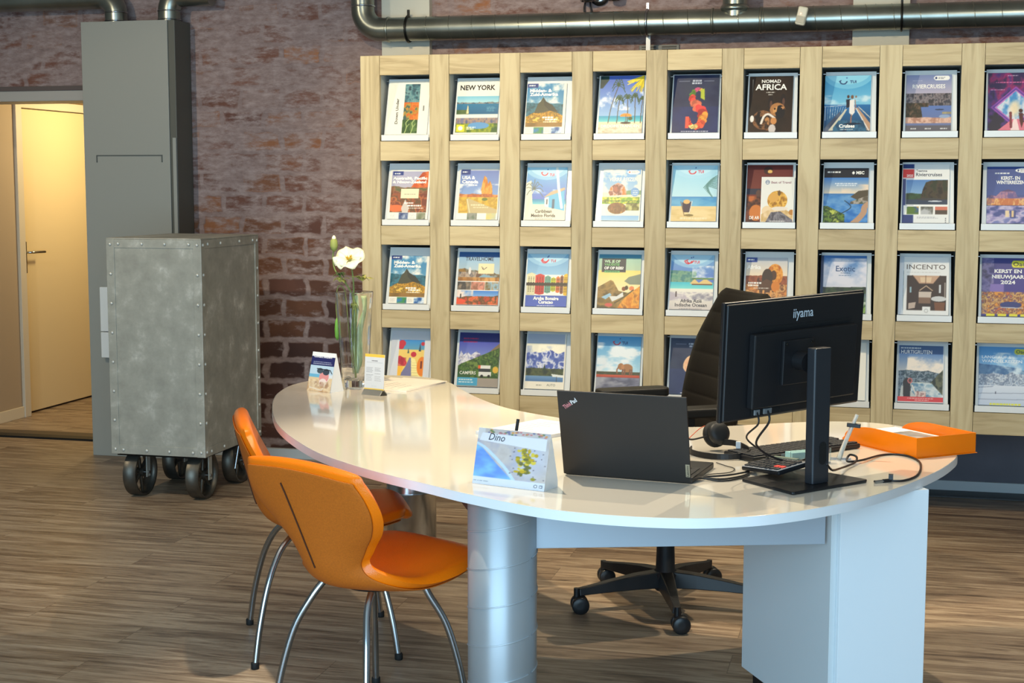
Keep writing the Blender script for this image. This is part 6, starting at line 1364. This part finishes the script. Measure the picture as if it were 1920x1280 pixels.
# paper stacks
def rz_at(x, y, z, a): return Matrix.Translation((x, y, z)) @ Matrix.Rotation(R(a), 4, 'Z')
sheet('paper_stack', 'stack of white papers behind the name card, left of the laptop', 'papers', rz_at(1.215, -2.30, TZ, -26), .235, .330, .010, None)
sheet('paper_sheet', 'printed sheet lying on top of the papers behind the name card', 'paper', rz_at(1.235, -2.30, TZ + .0105, -30), .21, .297, .0012, lines(.21, .297, 9))
sheet('paper_booklet', 'pale open booklet at the back left of the desk, behind the little menu stand', 'booklet', rz_at(.697, -1.438, TZ, 78), .32, .26, .006, None, mat('cream_paper', (236, 226, 214), .5))
sheet('paper_booklet', 'thin white sheet on top of the pale booklet at the back left', 'paper', rz_at(.69, -1.42, TZ + .0063, 74), .30, .215, .0012, lines(.30, .215, 5), mat('cream_paper', (236, 226, 214), .5))

# tent card with sunglasses picture
tc = thing('tent_card', 'small tent card with a sunglasses beach picture beside the vase', 'sign', (.372, -1.47, TZ), R(-24))
p = Pt(51, (220, 226, 232)); p.rect(0, 0, 1, .11, (240, 240, 240)); p.rect(0, .11, 1, .34, (36, 40, 96)); p.rect(0, .34, 1, .56, (190, 214, 232)); p.rect(0, .56, .5, .64, (110, 180, 214)); p.rect(0, .64, 1, 1, (226, 200, 160)); p.tex((0, .7, 1, 1), [(214, 180, 140), (236, 214, 180), (200, 160, 120)], 4, 5)
p.ell(.64, .62, .20, .17, (226, 150, 150)); p.ell(.62, .76, .16, .10, (240, 220, 214)); p.ell(.44, .47, .13, .07, (70, 84, 96)); p.ell(.70, .49, .14, .08, (60, 70, 84)); p.line([(.3, .42), (.86, .44)], .03, (30, 30, 36)); p.line([(.86, .44), (.95, .52)], .03, (30, 30, 36)); p.line([(.08, .90), (.6, .96)], .02, (236, 230, 226)); p.line([(.62, .96), (.88, .62)], .02, (236, 230, 226)); p.ell(.52, .78, .03, .02, (150, 60, 70)); p.tex((.1, .74, .9, .9), [(170, 130, 100), (236, 220, 190), (150, 110, 90)], 8, 6, a=.6)
p.bars(.10, .24, .9, 2, (210, 214, 226), h=.018, gap=.045)
h2 = .15; d2 = .075; w2 = .128
lean = math.degrees(math.atan2(d2 / 2, h2)); FM2 = Matrix.Translation((0, -d2 / 2, 0)) @ Matrix.Rotation(R(-lean), 4, 'X') @ Matrix.Rotation(R(90), 4, 'X')
cover_mesh('front_panel', p, w2, h2 * 1.03, FM2, tc, .0012)
lettering('card_lettering', [('Contact betalen?', -.052, .1335, .0095, (244, 244, 250), .10, 'l', 0, .02)], tc, FM2 @ Matrix.Translation((0, 0, .0018)))
SW = Matrix(((0, 0, 1, 0), (1, 0, 0, 0), (0, 1, 0, 0), (0, 0, 0, 1)))
m = MB(); m.prism([(-d2 / 2 + .0014, 0), (d2 / 2, 0), (.001, h2), (-.0005, h2)], w2 / 2 - .0016, w2 / 2 - .0004, 0, M=SW); m.build('side_flap', M_paper, tc)
m = MB(); m.prism([(d2 / 2 - .001, 0), (d2 / 2, 0), (.002, h2), (.001, h2)], -w2 / 2, w2 / 2 - .002, 0, M=SW); m.build('rear_panel', M_paper, tc)
# menu stand
ms = thing('menu_stand', 'small white notice card with yellow bands in a metal foot beside the vase', 'sign', (.595, -1.525, TZ), R(-18))
p = Pt(52, (214, 216, 220)); p.rect(0, 0, 1, .085, (236, 196, 80)); p.rect(0, .93, 1, 1, (236, 196, 80)); p.bars(.34, .17, .66, 1, (80, 80, 86), h=.024, al='c'); p.bars(.10, .225, .9, 1, (140, 140, 146), h=.008)
for c_ in (.09, .52): 
    for r_ in range(11): p.bars(c_, .33 + r_ * .038, c_ + .36, 1, (120, 120, 128), h=.012, a=.8 if rnd.random() > .25 else 0)
p.bars(.34, .86, .66, 1, (176, 176, 184), h=.01, al='c')
cover_mesh('notice_card', p, .094, .142, Matrix.Translation((0, -.001, .014)) @ Matrix.Rotation(R(-4), 4, 'X') @ Matrix.Rotation(R(90), 4, 'X'), ms, .0025)
m = MB(); m.prism([(-.024, 0), (.024, 0), (.004, .020), (-.008, .020)], -.045, .045, 0, M=SW); m.build('metal_foot', M_chrome, ms, bevel=.0006)
for sx in (-1, 1):
    m = MB(); m.add([(.045 * sx, -.023, 0), (.045 * sx, .023, 0), (.045 * sx, -.002, .020), (.060 * sx, 0, 0)], [(0, 1, 2), (0, 3, 2), (1, 3, 2), (0, 1, 3)]); m.build('foot_wing', M_axle, ms)

# vase with a white poppy
va = thing('glass_vase', 'tall square glass vase at the back left of the desk', 'vase', (.462, -1.375, TZ), R(-8))
def sq(r, k=.28, n=10):
    return rrect(-r, r, -r, r, r * k, 4)
m = MB()
lev = [(.0, .040), (.0015, .0415), (.004, .042), (.10, .046), (.20, .050), (.30, .055), (.380, .0597), (.3845, .060)]
inn = [(.3850, .0597), (.3850, .0558), (.3845, .0555), (.380, .0553), (.30, .0505), (.20, .0455), (.10, .0415), (.045, .037), (.034, .030)]
rings = [[(x, y, z) for x, y in sq(r)] for z, r in lev] + [[(x, y, z) for x, y in sq(r)] for z, r in inn]
nn = len(rings[0])
m.add([v for r_ in rings for v in r_], [(j * nn + k, j * nn + (k + 1) % nn, (j + 1) * nn + (k + 1) % nn, (j + 1) * nn + k) for j in range(len(rings) - 1) for k in range(nn)] + [list(range(nn))[::-1], [(len(rings) - 1) * nn + k for k in range(nn)]], 0, True)
m.build('vase_glass', M_glass, va)
fl = thing('poppy_stem', 'white poppy flower with a bud, leaves and stems standing in the glass vase', 'flower', (.462, -1.375, TZ + .036), R(-14))
G1 = mat('stem_green', (116, 130, 70), .55, var=.25, vscale=30); G2 = mat('leaf_yellow_green', (168, 164, 84), .6, var=.25, vscale=30); G3 = mat('pod_green', (104, 158, 60), .5)
MB().tube(catmull([(.004, .0, .0), (-.01, .004, .12), (-.004, -.004, .26), (.002, -.006, .36), (-.002, -.010, .43), (-.012, -.012, .465)], 8), .0032, 8).build('flower_stem', G1, fl)
MB().tube(catmull([(.0, .01, .0), (.006, .0, .15), (.006, -.003, .30), (-.035, -.006, .38), (-.085, -.006, .43), (-.096, -.006, .48), (-.09, -.006, .515)], 8), .003, 8).build('bud_stem', G1, fl)
MB().lathe([(.003, 0), (.012, .008), (.016, .024), (.014, .042), (.009, .050)], 16, (-.09, -.006, .505)).build('bud', mat('bud_green', (140, 150, 80), .6), fl)
MB().lathe([(.009, 0), (.008, .008), (.003, .016)], 12, (-.09, -.006, .553)).build('bud_tip', mat('petal_white', (246, 240, 206), .6), fl)
MB().tube(catmull([(.0, -.01, .02), (-.02, -.01, .20), (-.035, -.012, .345), (-.066, -.014, .368), (-.078, -.014, .30), (-.074, -.014, .24)], 8), .002, 6).build('pod_stem', G1, fl)
MB().lathe([(.002, -.045), (.009, -.03), (.010, .0), (.008, .03), (.002, .045)], 12, (-.074, -.014, .198)).build('seed_pod', G3, fl)
PETM, n_, b_ = nt('poppy_petal'); b_.inputs['Base Color'].default_value = (*lin((250, 244, 204)), 1); b_.inputs['Roughness'].default_value = .6; b_.inputs['Subsurface Weight'].default_value = .2
FC = Vector((-.006, -.016, .468))
FMt = Matrix.Translation(FC) @ Matrix.Rotation(R(38), 4, 'X') @ Matrix.Rotation(R(8), 4, 'Y')
for k, (az, sz, ph) in enumerate(((0, 1.0, 0), (92, 1.0, 1), (180, 1.02, 2), (268, .98, 3), (45, .85, 4), (225, .85, 5))):
    def pf(u, v, az=az, sz=sz, ph=ph):
        a = (u - .5) * 2 * R(62); r_ = .062 * sz * v
        x = r_ * math.cos(a) ; y = r_ * math.sin(a) * 1.0
        z = .030 * math.sin(v * 1.7) - .012 * v * v * (1 + .6 * math.sin(a * 6 + ph)) + .004 * math.sin(a * 9 + ph * 2) * v * v + .0025 * (ph % 3)
        return FMt @ (Matrix.Rotation(R(az), 4, 'Z') @ Vector((x, y, z)))
    MB().grid(pf, 15, 9).build('petal', PETM, fl, solid=.0008)
m = MB(); rnd2 = random.Random(9)
for k in range(34):
    a = rnd2.random() * 6.28; rr_ = .008 + .010 * rnd2.random(); m.tube([FMt @ Vector((0, 0, .006)), FMt @ Vector((rr_ * math.cos(a), rr_ * math.sin(a), .024 + .006 * rnd2.random()))], .0009, 5)
o = m.build('stamens', mat('stamen_yellow', (206, 170, 50), .6), fl); o['kind'] = 'stuff'
MB().lathe([(.002, 0), (.007, .004), (.006, .014), (.002, .017)], 12, M=FMt @ Matrix.Translation((0, 0, .005))).build('flower_centre', mat('bud_green', (140, 150, 80), .6), fl)
def leaf_cluster(c, n, spread, mt, name, seed, up=.0):
    r2 = random.Random(seed)
    for k in range(n):
        a = 6.28 * k / n + r2.random() * .6; L = spread * (.7 + .5 * r2.random())
        tip = Vector((math.cos(a) * L, math.sin(a) * L * .6, up + (r2.random() - .6) * .02)); base = Vector(c); d = tip; pr_ = Vector((-d.y, d.x, 0)).normalized() * (.006 + .004 * r2.random())
        m = MB(); pts = []
        for q in range(7):
            f = q / 6; w_ = math.sin(f * math.pi) ** .7 * (1 + .35 * math.sin(f * 14)); cpt = base + d * f + Vector((0, 0, .012 * math.sin(f * 3.1)))
            pts += [cpt - pr_ * w_, cpt + pr_ * w_]
        m.add(pts, [(2 * i, 2 * i + 1, 2 * i + 3, 2 * i + 2) for i in range(6)], 0, True); m.build(name, mt, fl, solid=.0008)
leaf_cluster((.045, -.01, .392), 9, .055, G2, 'leaf', 3, .012)
leaf_cluster((-.052, -.02, .385), 7, .04, G2, 'leaf', 5, .008)
leaf_cluster((-.065, .0, .41), 6, .032, G1, 'leaf', 7)
leaf_cluster((.0, .0, .30), 5, .022, G1, 'leaf', 8, -.02)
# broad pale leaves rolled inside the vase
for nm, x0, tw, w_ in (('rolled_leaf', .030, .5, .026), ('rolled_leaf', .006, -.3, .018)):
    def lf_(u, v, x0=x0, tw=tw, w_=w_):
        a = tw * v * 3 + (u - .5) * 2.6; wv = w_ * (.45 + .55 * math.sin(min(1, v * 1.3) * 1.57)) 
        return Vector((x0 * (.3 + .7 * v) + wv * math.sin(a) * .8 + .006 * math.sin(v * 9), .012 + wv * math.cos(a) * .5 - .012, (.02 + .315 * v)))
    MB().grid(lf_, 9, 26).build(nm, mat('variegated_leaf', (176, 196, 150), .45, var=.45, vscale=26, stretch=(1, 1, .35)), fl, solid=.0008)
